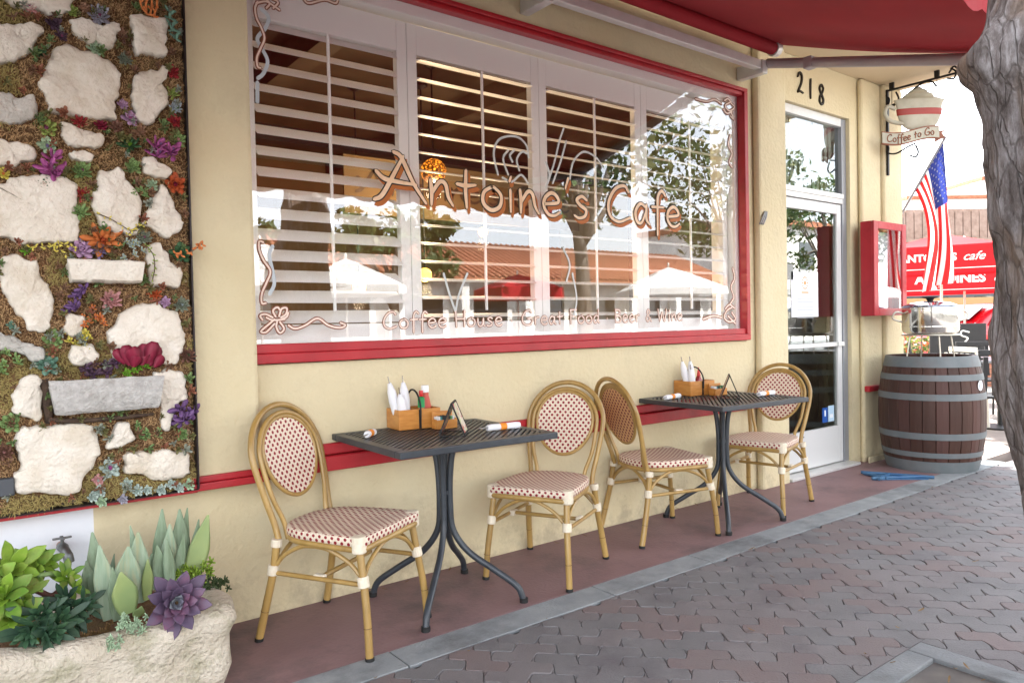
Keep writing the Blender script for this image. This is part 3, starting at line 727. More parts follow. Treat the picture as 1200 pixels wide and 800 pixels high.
# ribbon with lettering (wavy plate facing -X)
def rib(y0, y1, z, h, name, m, dx, th):
    mb = MB(); V = []; N = 24
    for i in range(N+1):
        t = i/N; y = y0+(y1-y0)*t; zc = z-.018*math.sin(t*2*PI*.9)+.02*t; xx = BX-dx
        for X in (xx, xx+th): V += [(X, y, zc-h/2), (X, y, zc+h/2)]
    F = []
    for i in range(N):
        a = 4*i; b = a+4
        F += [(a, b, b+1, a+1), (a+2, a+3, b+3, b+2), (a+1, b+1, b+3, a+3), (a, a+2, b+2, b)]
    F += [(0, 1, 3, 2), (4*N, 4*N+2, 4*N+3, 4*N+1)]
    mb.add(V, F); return bl_(mb, name, m, cs, co, smooth=False)
yr0, yr1 = S(1031, 165).y, S(1098, 160).y
zr = S(1066, 163).z
rib(yr0, yr1, zr, .105, 'ribbon_border', signbrown, .050, .02)
rib(yr0, yr1, zr, .085, 'ribbon', signcream, .053, .02)
mb = MB(); V = [(BX-.01, yr1+.01, zr-.04), (BX-.01, yr1-.07, zr-.0), (BX-.01, yr1-.045, zr+.035), (BX-.01, yr1-.08, zr+.06), (BX-.01, yr1+.0, zr+.05)]
mb.add(V+[(x+.015, y, z) for x, y, z in V], [(4, 3, 2, 1, 0), (5, 6, 7, 8, 9)]+[(i, (i+1) % 5, 5+(i+1) % 5, 5+i) for i in range(5)]); bl_(mb, 'ribbon_tail', signbrown, cs, co, smooth=False)
mb = MB(); GLx = dict(GL); ss, tot = strokes_of("Coffee to Go", 1, 1)
for s in ss:
    def f(a, b, o): t = a; return (BX-.0545-o, yr0+(yr1-yr0)*(.08+.84*t), zr-.018*math.sin((.08+.84*t)*2*PI*.9)+.02*t+b)
    ribbon(mb, [(a/tot, b*.062-.026) for a, b in s], .0001, f, 0) if False else None
    P = smooth_path([(a/tot, b*.062-.026, 0) for a, b in s], 5)
    mb.tube([f(p.x, p.y, 0) for p in P], .0045, 5)
bl_(mb, 'ribbon_lettering', signbrown, cs, co, smooth=True)
mb = MB()
for px in (1045, 1098):
    p = S(px, 98); mb.box((BX-.01, p.y-.018, 3.155 if px == 1098 else 3.155), (BX+.01, p.y+.018, 3.215))
    mb.tube([(BX, p.y, 3.14), (BX, p.y, 3.02)], .003, 6)
bl_(mb, 'hanger', iron, br, off, smooth=False)

cs.rotation_euler = (0, 0, .88)

# ================================================================== FLAG
fg = empty('flag', (6.75, 0, 2.05), 0, 'American flag hanging limp from a short angled wall pole at the building corner', 'flag'); fo = (6.75, 0, 2.05)
FX = 6.76
mb = MB().tube([(FX, -.0, 2.04), (FX, -.41, 2.71)], .011, 10); mb.lathe([(.004, -.02), (.022, 0), (.004, .02)], 12, (FX, -.415, 2.725)); bl_(mb, 'pole', M('brushed_pole', (.4,.4,.42), .3, metal=.8), fg, fo)
mb = MB().box((FX-.03, -.06, 1.98), (FX+.03, .002, 2.1)); bl_(mb, 'pole_socket', iron, fg, fo, bevel=.006)
fr_, fb_, fw_ = M('flag_red', (.55,.02,.02), .8, transl=.5), M('flag_blue', (.03,.045,.22), .8, transl=.5), M('flag_white', (.75,.73,.7), .8, transl=.5)
def F3(u, v):
    # u 0..1 along the pole from its tip, v 0..1 down the fly
    H = Vector((FX, -.405, 2.695)).lerp(Vector((FX, -.165, 2.33)), u)
    Mid = Vector((FX, -.455, 2.10)).lerp(Vector((FX, -.375, 2.0)), u)
    E_ = Vector((FX, -.445, 1.50)).lerp(Vector((FX, -.255, 1.42)), u)
    p = (H*(1-v)**2+Mid*2*v*(1-v)+E_*v*v)
    fold = math.sin(u*PI*3.4+v*1.5)*.040*min(1, v*2.5)
    p = p+Vector((fold+.02*math.sin(v*9+u*4)*v, .03*v*math.sin(u*PI*3.4+v*3+1), 0))
    return p
NU, NV = 52, 44; V = [F3(i/NU, j/NV) for j in range(NV+1) for i in range(NU+1)]; mb = MB()
def fcol(i, j):
    u = (i+.5)/NU; v = (j+.5)/NV
    if u < 7/13 and v < .4: return 2
    return 0 if int(u*13) % 2 == 0 else 1
mb.v = [tuple(p) for p in V]
for j in range(NV):
    for i in range(NU): mb.f.append((j*(NU+1)+i, j*(NU+1)+i+1, (j+1)*(NU+1)+i+1, (j+1)*(NU+1)+i)); mb.m.append(fcol(i, j))
bl_(mb, 'cloth', [fr_, fw_, fb_], fg, fo, smooth=True)
mb = MB()
for a in range(9):
    for b in range(11):
        if (a+b) % 2: continue
        u = (a+.8)/10*7/13; v = (b+.8)/12*.4
        c0 = F3(u, v); du = (F3(u+.01, v)-c0).normalized(); dv = (F3(u, v+.01)-c0).normalized(); nn = du.cross(dv).normalized()
        for sg in (1, -1):
            pts = [c0+nn*.0025*sg+(du*math.cos(2*PI*k/10)+dv*math.sin(2*PI*k/10))*(.011 if k % 2 == 0 else .0045) for k in range(10)]
            mb.add(pts, [tuple(range(10))])
bl_(mb, 'stars', fw_, fg, fo, smooth=False)

# ================================================================== BISTRO CHAIRS
def uvtag(mb, uvs): mb.uv = uvs
def make_chair():
    t = empty('bistro_chair')
    # legs
    def cane(mb, pts, r, n=12, sm=6):
        mb.tube(smooth_path(pts, sm), r, n)
    for s in (-1, 1):
        mb = MB(); cane(mb, [(.245, .215*s, .012), (.235, .208*s, .14), (.215, .196*s, .28), (.19, .188*s, .43)], .0145)
        o = mb.build('leg', bamboo, t, smooth='auto'); 
        MB().tube([(.2465, .2155*s, 0), (.245, .215*s, .014)], .017, 12).build('foot_cap', rubber, o, smooth='auto')
        k = MB().tube([(.2375, .2105*s, .118), (.2372, .2103*s, .1205)], .0163, 12); k.build('node_ring', bamboo_ring, o)
        mb = MB(); cane(mb, [(-.265, .215*s, .012), (-.235, .205*s, .14), (-.205, .192*s, .28), (-.19, .185*s, .40)], .0155)
        o = mb.build('leg', bamboo, t, smooth='auto')
        MB().tube([(-.267, .2155*s, 0), (-.265, .215*s, .014)], .017, 12).build('foot_cap', rubber, o, smooth='auto')
        k = MB().tube([(-.2405, .207*s, .118), (-.240, .2068*s, .1205)], .0163, 12); k.build('node_ring', bamboo_ring, o)
    # wraps
    for s in (-1, 1):
        for a, b in (((.2165, .197*s, .262), (.2095, .1945*s, .302)), ((-.2095, .193*s, .262), (-.204, .1915*s, .302)), ((.194, .1895*s, .385), (.189, .187*s, .435)), ((-.193, .187*s, .372), (-.19, .185*s, .402))):
            MB().tube([a, b], .0215, 14).build('joint_wrap', cream_wrap, t, bevel=.003)
    # stretchers
    mb = MB()
    for s in (-1, 1): mb.tube([(.21, .193*s, .27), (-.205, .19*s, .27)], .0095, 10)
    mb.tube([(.005, -.19, .27), (.005, .19, .27)], .0095, 10)
    mb.build('stretcher', bamboo, t, smooth='auto')
    for s in (-1, 1): MB().box((-.02, .178*s-.013, .256), (.03, .178*s+.013, .284)).build('joint_wrap', cream_wrap, t, bevel=.006)
    mb = MB()
    for s in (-1, 1):
        mb.tube(smooth_path([(.208, .19*s, .29), (.15, .19*s, .345), (.06, .19*s, .385), (0, .19*s, .392)], 5), .0085, 8)
        mb.tube(smooth_path([(-.20, .19*s, .29), (-.15, .19*s, .345), (-.07, .19*s, .385), (0, .19*s, .392)], 5), .0085, 8)
        mb.tube(smooth_path([(.205, .185*s, .29), (.205, .13*s, .345), (.205, .05*s, .385), (.205, 0, .392)], 5), .0085, 8)
        mb.tube(smooth_path([(-.20, .185*s, .29), (-.195, .13*s, .345), (-.195, .05*s, .385), (-.195, 0, .392)], 5), .0085, 8)
    mb.build('arched_brace', bamboo, t, smooth='auto')
    # seat outline: straight front, rounded back
    out = []
    ctrl = [(.220, -.203), (.224, -.1), (.226, 0), (.224, .1), (.220, .203), (.14, .214), (.02, .207), (-.10, .19), (-.175, .145), (-.21, .07), (-.215, 0), (-.21, -.07), (-.175, -.145), (-.10, -.19), (.02, -.207), (.14, -.214)]
    O = smooth_path([(x, y, 0) for x, y in ctrl], 5, closed=True)
    MB().tube([(p.x*.95, p.y*.95, .402) for p in O], .013, 8, closed=True).build('seat_frame', bamboo, t, smooth=True)
    mb = MB(); uv = []; n = len(O); per = 0; P_ = [0]
    for i in range(1, n): per += (O[i]-O[i-1]).length; P_.append(per)
    rings = [(.98, .414, 0), (1.0, .418, .004), (1.005, .438, .024), (.99, .447, .036), (.96, .450, None), (.7, .446, None), (.35, .441, None)]
    for sc_, z, sv_ in rings:
        for i, p in enumerate(O):
            mb.v.append((p.x*sc_, p.y*sc_, z)); uv.append((P_[i], sv_) if sv_ is not None else (p.y*sc_, p.x*sc_))
    for r in range(len(rings)-1):
        for i in range(n): mb.f.append((r*n+i, r*n+(i+1) % n, (r+1)*n+(i+1) % n, (r+1)*n+i)); mb.m.append(0)
    mb.v.append((0, 0, .440)); uv.append((0, 0)); c = len(mb.v)-1; r = len(rings)-1
    for i in range(n): mb.f.append((r*n+i, r*n+(i+1) % n, c)); mb.m.append(0)
    mb.f.append(tuple(range(n-1, -1, -1))); mb.m.append(0)
    # the side band and the top are separate uv islands: duplicate ring between them
    k0 = 3*n; base = len(mb.v)
    for i in range(n): mb.v.append(mb.v[k0+i]); uv.append((O[i].y*.985, O[i].x*.985))
    mb.f = [tuple((base+(v-k0)) if (k0 <= v < k0+n and any(w >= 4*n for w in f)) else v for v in f) for f in mb.f]
    uvtag(mb, uv); mb.build('seat', weave_front, t, smooth=True)
    for s in (-1, 1):
        MB().tube([(.197, .193*s, .388), (.196, .193*s, .4515)], .0285, 12).build('corner_wrap', cream_wrap, t, bevel=.006)
    # back: outer hoop, inner hoop, oval woven panel; plane leans back
    def bk(y, z, off=0): x = -.19-(z-.40)*.27+off; return (x, y, z)
    def hoop(w0, w1, zt, zmax, off, r, name):
        h = []
        for y, z in ((w0, .39), (w0*1.02, .46), (w1*.92, .56), (w1, zmax)): h.append((y, z))
        for k in range(1, 8):
            a = PI*k/8; h.append((w1*math.cos(a), zmax+(zt-zmax)*math.sin(a)))
        h += [(-w1, zmax), (-w1*.92, .56), (-w0*1.02, .46), (-w0, .39)]
        mb = MB(); mb.tube(smooth_path([bk(y, z, off) for y, z in h], 5), r, 12); return mb.build(name, bamboo, t, smooth='auto')
    hoop(.172, .210, .905, .70, -.004, .0128, 'outer_hoop')
    hoop(.132, .180, .873, .70, .008, .0102, 'inner_hoop')
    def oval(a): 
        z = .697+.160*math.sin(a); w = .157*(1+.08*math.sin(a)); return w*math.cos(a), z
    MB().tube([bk(*oval(2*PI*k/40), .006) for k in range(40)], .009, 10, closed=True).build('panel_rim', bamboo, t, smooth=True)
    for off, nm, m in ((.010, 'woven_panel', weave_front), (.001, 'woven_panel_back', weave_back)):
        mb = MB(); uv = []; K = 40; RR = 6
        for r in range(RR):
            f = 1-r/RR
            for k in range(K):
                y, z = oval(2*PI*k/K); y *= f; z = .695+(z-.695)*f
                b = .008*(1-f*f)*(1 if off > .005 else 1)
                mb.v.append(bk(y, z, off-b)); uv.append((y, z))
        for r in range(RR-1):
            for k in range(K): mb.f.append((r*K+k, r*K+(k+1) % K, (r+1)*K+(k+1) % K, (r+1)*K+k)); mb.m.append(0)
        mb.f.append(tuple((RR-1)*K+k for k in range(K))); mb.m.append(0)
        mb.uv = uv; mb.build(nm, m, t, smooth=True, label='tan back side of the woven panel' if 'back' in nm else None)
    return t
ch = make_chair()
def put(o, rx, ry, fx, fy, label):
    # rear feet midpoint, front feet midpoint
    a = math.atan2(fy-ry, fx-rx); o.location = ((rx+fx)/2, (ry+fy)/2, 0); o.rotation_euler = (0, 0, a)
    tag(o, label, 'chair', 'rattan bistro chairs at the pavement tables')
c2, c3, c4 = copy_tree(ch), copy_tree(ch), copy_tree(ch)
put(ch, 1.130, -.150, 1.375, -.577, 'bamboo bistro chair with red-dotted cream weave, left of the first table, nearest the succulent trough')
put(c2, 2.553, -.230, 2.11, -.45, 'bistro chair with pale woven oval back, on the right of the first table')
put(c3, 3.02, -.22, 3.465, -.33, 'bistro chair seen from behind its tan woven back, left of the far table')
put(c4, 4.463, -.262, 4.0, -.36, 'bistro chair beside the glass door, right of the far table')

# ================================================================== TABLES
def make_table(lx, ly):
    t = empty('bistro_table')
    H = .745
    mb = MB(); w = .045
    mb.box((-lx, -ly, H-.028), (lx, -ly+w, H)); mb.box((-lx, ly-w, H-.028), (lx, ly, H))
    mb.box((-lx, -ly+w, H-.028), (-lx+w, ly-w, H)); mb.box((lx-w, -ly+w, H-.028), (lx, ly-w, H))
    mb.build('table_rim', dark_metal, t, bevel=.004)
    # diagonal slats clipped to the inner rectangle
    mb = MB(); a, b = lx-w+.002, ly-w+.002; d = .034; sl_ = .0135; k = -60
    for k in range(-60, 61):
        c0 = k*d
        P = [(c0-3, -3), (c0+3, 3), (c0+3+sl_*1.5, 3), (c0-3+sl_*1.5, -3)]
        for ax, v, kl in ((0, a, True), (0, -a, False), (1, b, True), (1, -b, False)):
            if P: P = clip_poly(P, ax, v, kl)
        if len(P) > 2 and area(P) > 1e-5: mb.prism(P, H-.012, H-.0015)
    mb.build('slatted_top', dark_metal, t)
    MB().box((-lx+w, -.03, H-.024), (lx-w, .03, H-.0125)).build('cross_bar', dark_metal, t)
    MB().box((-.09, -.09, H-.035), (.09, .09, H-.0285)).build('mounting_plate', dark_metal, t, bevel=.003)
    for sx in (-1, 1):
        for sy in (-1, 1):
            p = [(.055*sx, .055*sy, H-.035), (.030*sx, .030*sy, .665), (.019*sx, .019*sy, .56), (.017*sx, .017*sy, .42), (.026*sx, .026*sy, .31), (.075*sx, .075*sy, .215), (.160*sx, .160*sy, .135), (.225*sx, .225*sy, .07), (.245*sx, .245*sy, .01)]
            o = MB().tube(smooth_path(p, 6), 0.0145, 12).build('leg', dark_metal, t, smooth='auto')
            MB().tube([(.2455*sx, .2455*sy, 0), (.245*sx, .245*sy, .02)], .0185, 12).build('foot_cap', rubber, o, smooth='auto')
    MB().box((-.024, -.024, .47), (.024, .024, .49)).build('collar', dark_metal, t, bevel=.004)
    return t
tb1 = make_table(.385, .335)
tb1.location = (1.735, -.350, 0); tb1.rotation_euler = (0, 0, -.03)
tag(tb1, 'dark grey slatted metal bistro table nearest the camera, between the first two chairs', 'table', 'square metal bistro tables')
tb2 = copy_tree(tb1); tb2.location = (3.745, -.348, 0); tb2.rotation_euler = (0, 0, -.07)
tag(tb2, 'dark grey slatted metal bistro table nearer the door, between the two far chairs', 'table', 'square metal bistro tables')
TZ = .7455
# table-top things
caddywood = M('honey_stained_wood', (.50,.19,.035), .4, col2=(.60,.27,.06), scale=14, stretch=(1,1,5), coat=.3)
napkin = M('white_napkin_cloth', (.78,.78,.80), .85, bump=.3, bscale=60)
orange_band = M('orange_paper_band', (.80,.26,.02), .6)
def caddy(x, y, rz, label):
    t = empty('condiment_caddy', (x, y, TZ), rz, label, 'caddy', 'wooden condiment caddies')
    L, W, H = .105, .075, .092; th = .008
    for a, b, nm in (((-L, -W, 0), (L, -W+th, H), 'side_board'), ((-L, W-th, 0), (L, W, H), 'side_board'), ((-L, -W+th+.0005, 0), (-L+th, W-th-.0005, H), 'end_board'), ((L-th, -W+th+.0005, 0), (L, W-th-.0005, H), 'end_board'), ((-L+th, -W+th, .001), (L-th, W-th, .008), 'base_board'), ((-.004, -W+th, .0085), (.004, W-th, H-.005), 'divider')):
        MB().box(a, b).build(nm, caddywood, t, bevel=.002)
    MB().box((-.006, -W-.002, 0.002), (.006, -W-.0003, H-.002)).build('strap', rubber, t)
    MB().tube(smooth_path([(0, W+.002, H*.6), (0, W-.002, H+.04), (0, W*.5, H+.075), (0, 0, H+.085), (0, -W*.6, H+.07), (0, -W-.005, H+.02), (0, -W-.006, H*.5)], 6), .0045, 8).build('handle', rubber, t, smooth=True)
    return t
def loc2(t, lx, ly, z=0):
    c, s = math.cos(t.rotation_euler.z), math.sin(t.rotation_euler.z); return (t.location.x+c*lx-s*ly, t.location.y+s*lx+c*ly, t.location.z+z)
def packet_box(x, y, rz, label, hi):
    t = empty('sugar_box', (x, y, TZ), rz, label, 'packet holder', 'small wooden packet holders')
    MB().box((-.052, -.03, 0), (.052, -.024, .042)).build('front_board', caddywood, t, bevel=.002)
    MB().box((-.052, .024, 0), (.052, .03, hi)).build('back_board', caddywood, t, bevel=.004)
    for s in (-1, 1): MB().box((.052*s-.003, -.0235, 0), (.052*s+.003, .0235, .045)).build('end_board', caddywood, t, bevel=.0015)
    MB().box((-.048, -.0235, .001), (.048, .0235, .006)).build('base_board', caddywood, t)
    cols = [M('packet_white', (.75,.75,.75), .5), M('packet_teal', (.05,.25,.25), .5), M('packet_black', (.03,.03,.03), .5), M('packet_green', (.1,.3,.1), .5)]
    for k in range(9):
        MB().box((-.047+.0102*k, -.018, .007), (-.0395+.0102*k, .016, .054+.006*rnd.random())).build('packet', cols[[0,0,1,2,2,3,2,3,0][k]], t, bevel=.001)
    return t
def bottle(t, lx, ly, parts, label, cat):
    x, y, z = loc2(t, lx, ly, .009); b = empty('condiment_bottle', (x, y, z), 0, label, cat)
    for nm, prof, m in parts: MB().lathe(prof, 20).build(nm, m, b, smooth='auto')
    return b
ketch = M('ketchup_red_glass', (.28,.01,.01), .15, coat=.5); ketchl = M('bottle_label_orange', (.50,.06,.03), .4); greenl = M('green_bottle_label', (.02,.28,.08), .5)
redcap = M('red_plastic_cap', (.60,.02,.02), .35); whitecap = M('white_plastic_cap', (.8,.8,.8), .35); sauce = M('orange_sauce', (.45,.16,.05), .25)
def upright_cutlery(t, lx, ly, label, n=3):
    x, y, z = loc2(t, lx, ly, .009); b = empty('cutlery_bundle', (x, y, z), t.rotation_euler.z, label, 'cutlery', 'napkin wrapped cutlery standing in the caddies')
    for k in range(n):
        a = (-.02+.02*k, .01*(-1)**k, 0); c = (-.062+.034*k, .020*(-1)**k, .175+.03*((k+1) % 2)-.02*k*(k % 2))
        P = [Vector(a).lerp(Vector(c), u) for u in (0, .2, .4, .6, .8, 1)]
        MB().tube(P, [.015, .017, .021, .023, .020, .009], 10).build('napkin_roll', napkin, b, smooth=True)
        f = MB(); d = (Vector(c)-Vector(a)).normalized(); e = Vector(c)
        f.tube([e-d*.03, e+d*.008], .003, 6)
        for q in (-.006, 0, .006): f.tube([e+d*.006+Vector((q*.5, q, 0)), e+d*.032+Vector((q*.5, q, 0))], .0013, 5)
        f.build('fork', M('cutlery_steel', (.35,.35,.37), .25, metal=1), b, smooth='auto')
        MB().tube([Vector(a).lerp(Vector(c), .42), Vector(a).lerp(Vector(c), .58)], .0192, 10).build('paper_band', orange_band, b) if k == 0 else None
    return b
def roll(px, py, rz, label, L_=.105):
    p = on(px, py, 2, TZ+.012); t = empty('cutlery_roll', (p.x, p.y, TZ), rz, label, 'cutlery roll', 'napkin rolled cutlery lying on the tables')
    P = [(-L_, 0, .014), (-L_*.7, .002, .015), (-L_*.2, 0, .0145), (L_*.3, -.001, .0145), (L_*.8, 0, .014), (L_, 0, .013)]
    mb = MB(); mb.tube(P, [.013, .0155, .0148, .0148, .016, .014], 12); mb.build('napkin', napkin, t, smooth='auto')
    MB().tube([(-.02, 0, .0148), (.012, 0, .0148)], .0158, 14).build('paper_band', orange_band, t)
    f = MB(); f.box((-L_-.035, -.004, .012), (-L_+.01, .004, .0145)); f.box((-L_-.05, -.010, .0175), (-L_+.01, -.003, .0195))
    f.build('cutlery_tips', M('cutlery_steel', (.35,.35,.37), .25, metal=1), t, bevel=.001)
    return t
def menu_stand(px, py, rz, label, face):
    p = on(px, py, 2, TZ); t = empty('menu_stand', (p.x, p.y, TZ), rz, label, 'menu stand', 'folded table menu stands')
    w = .078; h = .138; d = .055
    for s in (-1, 1):
        T = Matrix.Translation((0, s*d, .004)) @ Matrix.Rotation(s*math.atan2(d, h), 4, 'X')
        Lh = math.hypot(d, h)
        mb = MB()
        mb.box((-w, -.003, 0), (-w+.011, .003, Lh), T=T); mb.box((w-.011, -.003, 0), (w, .003, Lh), T=T)
        mb.box((-w+.007, -.0029, 0), (w-.007, .0029, .007), T=T); mb.box((-w+.007, -.0029, Lh-.007), (w-.007, .0029, Lh), T=T)
        mb.build('frame', rubber, t)
        MB().box((-w+.007, -.0015, .007), (w-.007, .0015, Lh-.007), T=T).build('menu_card', face, t)
    mb = MB(); mb.box((-w, -d, 0), (-w+.006, d, .004)); mb.box((w-.006, -d, 0), (w, d, .004)); mb.build('base_wire', rubber, t)
    return t
def card_mat():
    m = bpy.data.materials.new('printed_card'); m.use_nodes = True; n = m.node_tree.nodes; L = m.node_tree.links; b = n['Principled BSDF']
    v = n.new('ShaderNodeTexVoronoi'); v.inputs['Scale'].default_value = 45; tc = n.new('ShaderNodeTexCoord'); L.new(tc.outputs['Object'], v.inputs['Vector'])
    r = n.new('ShaderNodeValToRGB'); sp = n.new('ShaderNodeSeparateColor'); L.new(v.outputs['Color'], sp.inputs[0]); L.new(sp.outputs[0], r.inputs[0])
    r.color_ramp.interpolation = 'CONSTANT'; e = r.color_ramp.elements; e[0].color = (.65,.6,.5,1); e[1].position = .85; e[1].color = (.5,.06,.06,1)
    for p_, c_ in ((.35, (.6,.25,.2,1)), (.5, (.5,.55,.25,1)), (.68, (.75,.7,.62,1))): q = e.new(p_); q.color = c_
    L.new(r.outputs[0], b.inputs['Base Color']); b.inputs['Roughness'].default_value = .35; return m
card = card_mat(); card2 = M('brown_card', (.35,.18,.11), .4, col2=(.5,.3,.2), scale=30)
ca = on(482, 492, 2, TZ)
c1 = caddy(1.735, -.090, -.10, 'honey wood condiment caddy with ketchup and hot sauce on the first table')
upright_cutlery(c1, -.055, -.02, 'white napkin rolls with forks standing in the caddy on the first table')
bottle(c1, .028, -.03, [('bottle', [(.014,0),(.016,.005),(.016,.10),(.006,.125),(.006,.13)], sauce), ('label', [(.0165,.085),(.0165,.128),(.0085,.136)], greenl), ('cap', [(.0085,.1365),(.0095,.138),(.0095,.162),(.0085,.164)], redcap)], 'small hot sauce bottle with red cap and green label in the first caddy', 'bottle')
bottle(c1, .067, .01, [('bottle', [(.024,0),(.028,.006),(.028,.08),(.02,.12),(.016,.135)], ketch), ('label', [(.0285,.05),(.0285,.082),(.0215,.12),(.0175,.135),(.0168,.15)], ketchl), ('cap', [(.017,.1505),(.0185,.152),(.0185,.182),(.017,.184)], whitecap)], 'ketchup bottle with white cap in the first caddy', 'bottle')
packet_box(1.822, -.225, -.12, 'small wooden packet box in front of the first table caddy', .078)
p = on(434, 510, 2, TZ)
roll(434, 508, .75, 'cutlery roll on the left edge of the first table', .045)
roll(590, 500, -.10, 'cutlery roll on the right side of the first table, orange band round it', .085)
menu_stand(532, 508, .88, 'black-framed menu stand with colourful card on the first table', card)
c2_ = caddy(3.80, -.095, -.12, 'honey wood condiment caddy on the far table, ketchup nozzle tilted out')
upright_cutlery(c2_, -.03, -.01, 'white napkin rolls with forks standing in the caddy on the far table')
bottle(c2_, .04, .0, [('bottle', [(.022,0),(.025,.006),(.025,.08),(.012,.11)], ketch), ('cap', [(.0125,.1105),(.013,.112),(.005,.15),(.003,.165)], redcap)], 'red squeeze bottle with pointed cap in the far caddy', 'bottle')
packet_box(3.87, -.225, -.12, 'small wooden packet box in front of the far table caddy', .072)
roll(788, 465, .18, 'cutlery roll left of the caddy on the far table', .085)
roll(898, 461, .05, 'cutlery roll on the right side of the far table, by the door', .085)
menu_stand(855, 466, .66, 'brown-faced menu stand standing open on the far table', card2)

# ================================================================== BARREL
bx, by = 6.315, -.475
ba = empty('barrel', (bx, by, 0), 0, 'brown wooden wine barrel with grey hoops at the building corner, steel pot on top', 'barrel')
stave = [M('stave_brown', (.068,.031,.022), .55, col2=(.05,.023,.017), scale=6, stretch=(1,1,.15), bump=.25, bscale=60, spec=.3),
         M('stave_brown_worn', (.085,.039,.031), .6, col2=(.066,.03,.025), scale=7, stretch=(1,1,.15), bump=.25, bscale=60, spec=.3)]
hoopm = M('weathered_grey_hoop', (.115,.135,.142), .6, col2=(.15,.165,.172), scale=7, bump=.1, col3=(.14,.13,.13), s3=4)
def br_(z): u = (z-.45)/.45; return .385-.056*u*u-.006*u**4
NS = 26
for k in range(NS):
    mb = MB(); a0 = 2*PI*k/NS+.0028; a1 = 2*PI*(k+1)/NS-.0028; V = []; nz_ = 14
    for i in range(nz_+1):
        z = .9*i/nz_; r = br_(z); am = (a0+a1)/2
        for a, rr_ in ((a0, r-.006), (a0+.01, r-.001), (am, r), (a1-.01, r-.001), (a1, r-.006), (a1, r-.03), (a0, r-.03)): V.append((rr_*math.cos(a), rr_*math.sin(a), z))
    F = [(i*7+j, i*7+(j+1) % 7, (i+1)*7+(j+1) % 7, (i+1)*7+j) for i in range(nz_) for j in range(7)]+[tuple(range(6, -1, -1)), tuple(nz_*7+j for j in range(7))]
    mb.add(V, F); mb.build('stave', stave[k % 3 == 0], ba)
for z0, z1 in ((0, .088), (.120, .160), (.262, .312), (.565, .615), (.715, .762), (.818, .9015)):
    P = [(br_(z0)-.004, z0), (br_(z0)+.003, z0), (br_((z0+z1)/2)+.004, (z0+z1)/2), (br_(z1)+.003, z1), (br_(z1)-.004, z1)]
    MB().lathe(P, 64, capped=False).build('hoop', hoopm, ba, smooth='auto')
MB().lathe([(.32, .84), (.32, .86)], 48).build('barrel_head', stave[0], ba)
MB().box((-.32, -.004, .859), (.32, .004, .8605)).build('head_joint', rubber, ba)
stk = on(1142, 450, 0, bx+.1)
# white badge on the right flank
def badge(z, ang, r, nm, m, dr):
    mb = MB(); R = br_(z)+dr; V = []
    for k in range(20):
        a = 2*PI*k/20; V.append(((R)*math.cos(ang+r*math.cos(a)/R), R*math.sin(ang+r*math.cos(a)/R), z+r*1.1*math.sin(a)))
    mb.add(V, [tuple(range(20))]); return mb.build(nm, m, ba)
badge(.675, -1.66, .036, 'badge', paper, .006)
badge(.675, -1.66, .022, 'badge_print', M('pale_blue_print', (.35,.42,.6), .6), .008)
badge(.675, -1.66, .017, 'badge_centre', paper, .0095)

# wire stand and steel pot on the barrel
ws = empty('wire_stand', (bx, by, .862), 0, 'thin wire rack on the barrel holding up the steel pot', 'rack')
wire = M('pale_wire', (.6,.56,.48), .35, metal=.7)
for sx in (-1, 1):
    for sy in (-1, 1): MB().tube([(sx*.13, sy*.13, 0), (sx*.11, sy*.11, .20)], .006, 8).build('leg', wire, ws, smooth='auto')
mb = MB()
for r in (.205, .15): mb.tube([(r*math.cos(2*PI*k/40), r*math.sin(2*PI*k/40), .203) for k in range(40)], .006, 8, closed=True)
for k in range(4): a = PI*k/4; mb.tube([(-.205*math.cos(a), -.205*math.sin(a), .203), (.205*math.cos(a), .205*math.sin(a), .203)], .004, 6)
mb.build('ring', wire, ws, smooth='auto')
pz = .862+.211
po_ = empty('steel_pot', (bx, by, pz), 0, 'wide polished stainless steel pot with dark knobbed lid on the barrel', 'pot')
MB().lathe([(.17, 0), (.195, .01), (.205, .03), (.205, .20), (.212, .205), (.212, .212), (.19, .213)], 48).build('body', steel, po_, smooth='auto')
MB().lathe([(.206, .2135), (.20, .228), (.15, .25), (.08, .262), (.02, .266)], 48).build('lid', M('smoked_lid', (.25,.27,.32), .08, metal=.8), po_, smooth='auto')
MB().lathe([(.02, .266), (.03, .285), (.06, .29), (.06, .30), (.02, .302)], 24).build('lid_knob', rubber, po_, smooth='auto')
for s in (1, -1): MB().tube(smooth_path([(.15*s, -.14*s, .17), (.20*s, -.18*s, .18), (.21*s, -.20*s, .13), (.16*s, -.15*s, .10)], 5), .008, 8).build('handle', wire, po_, smooth=True)
MB().lathe([(.2065, .055), (.2075, .06), (.2065, .065)], 48, capped=False).build('rim_band', steel, po_, smooth=True)

# blue folded stand lying on the terrace
bf = empty('folded_frame', (5.78, -.45, 0), 0, 'flat blue metal frame lying folded on the floor in front of the barrel', 'folded frame')
blue = M('blue_painted_steel', (.02,.085,.20), .5, col2=(.06,.15,.26), scale=8)
def fb3(name, pts, r=.012):
    mb = MB().tube([on(x, y, 2, .016)-Vector((5.78, -.45, 0)) for x, y in pts], r, 8); return mb.build(name, blue, bf, smooth='auto')
fb3('long_bar', [(1009, 553), (1095, 559)]); fb3('long_bar', [(1022, 560), (1080, 558)]); fb3('cross_bar', [(1012, 554), (1040, 560)])
fb3('cross_bar', [(1042, 555), (1030, 561)])
o = MB().box((-.02, -.02, 0), (.02, .02, .01)); 
mb = MB(); P = [on(x, y, 2, .010)-Vector((5.78, -.45, 0)) for x, y in ((1022,556),(1038,555),(1090,558.5),(1088,560.5),(1024,561))]
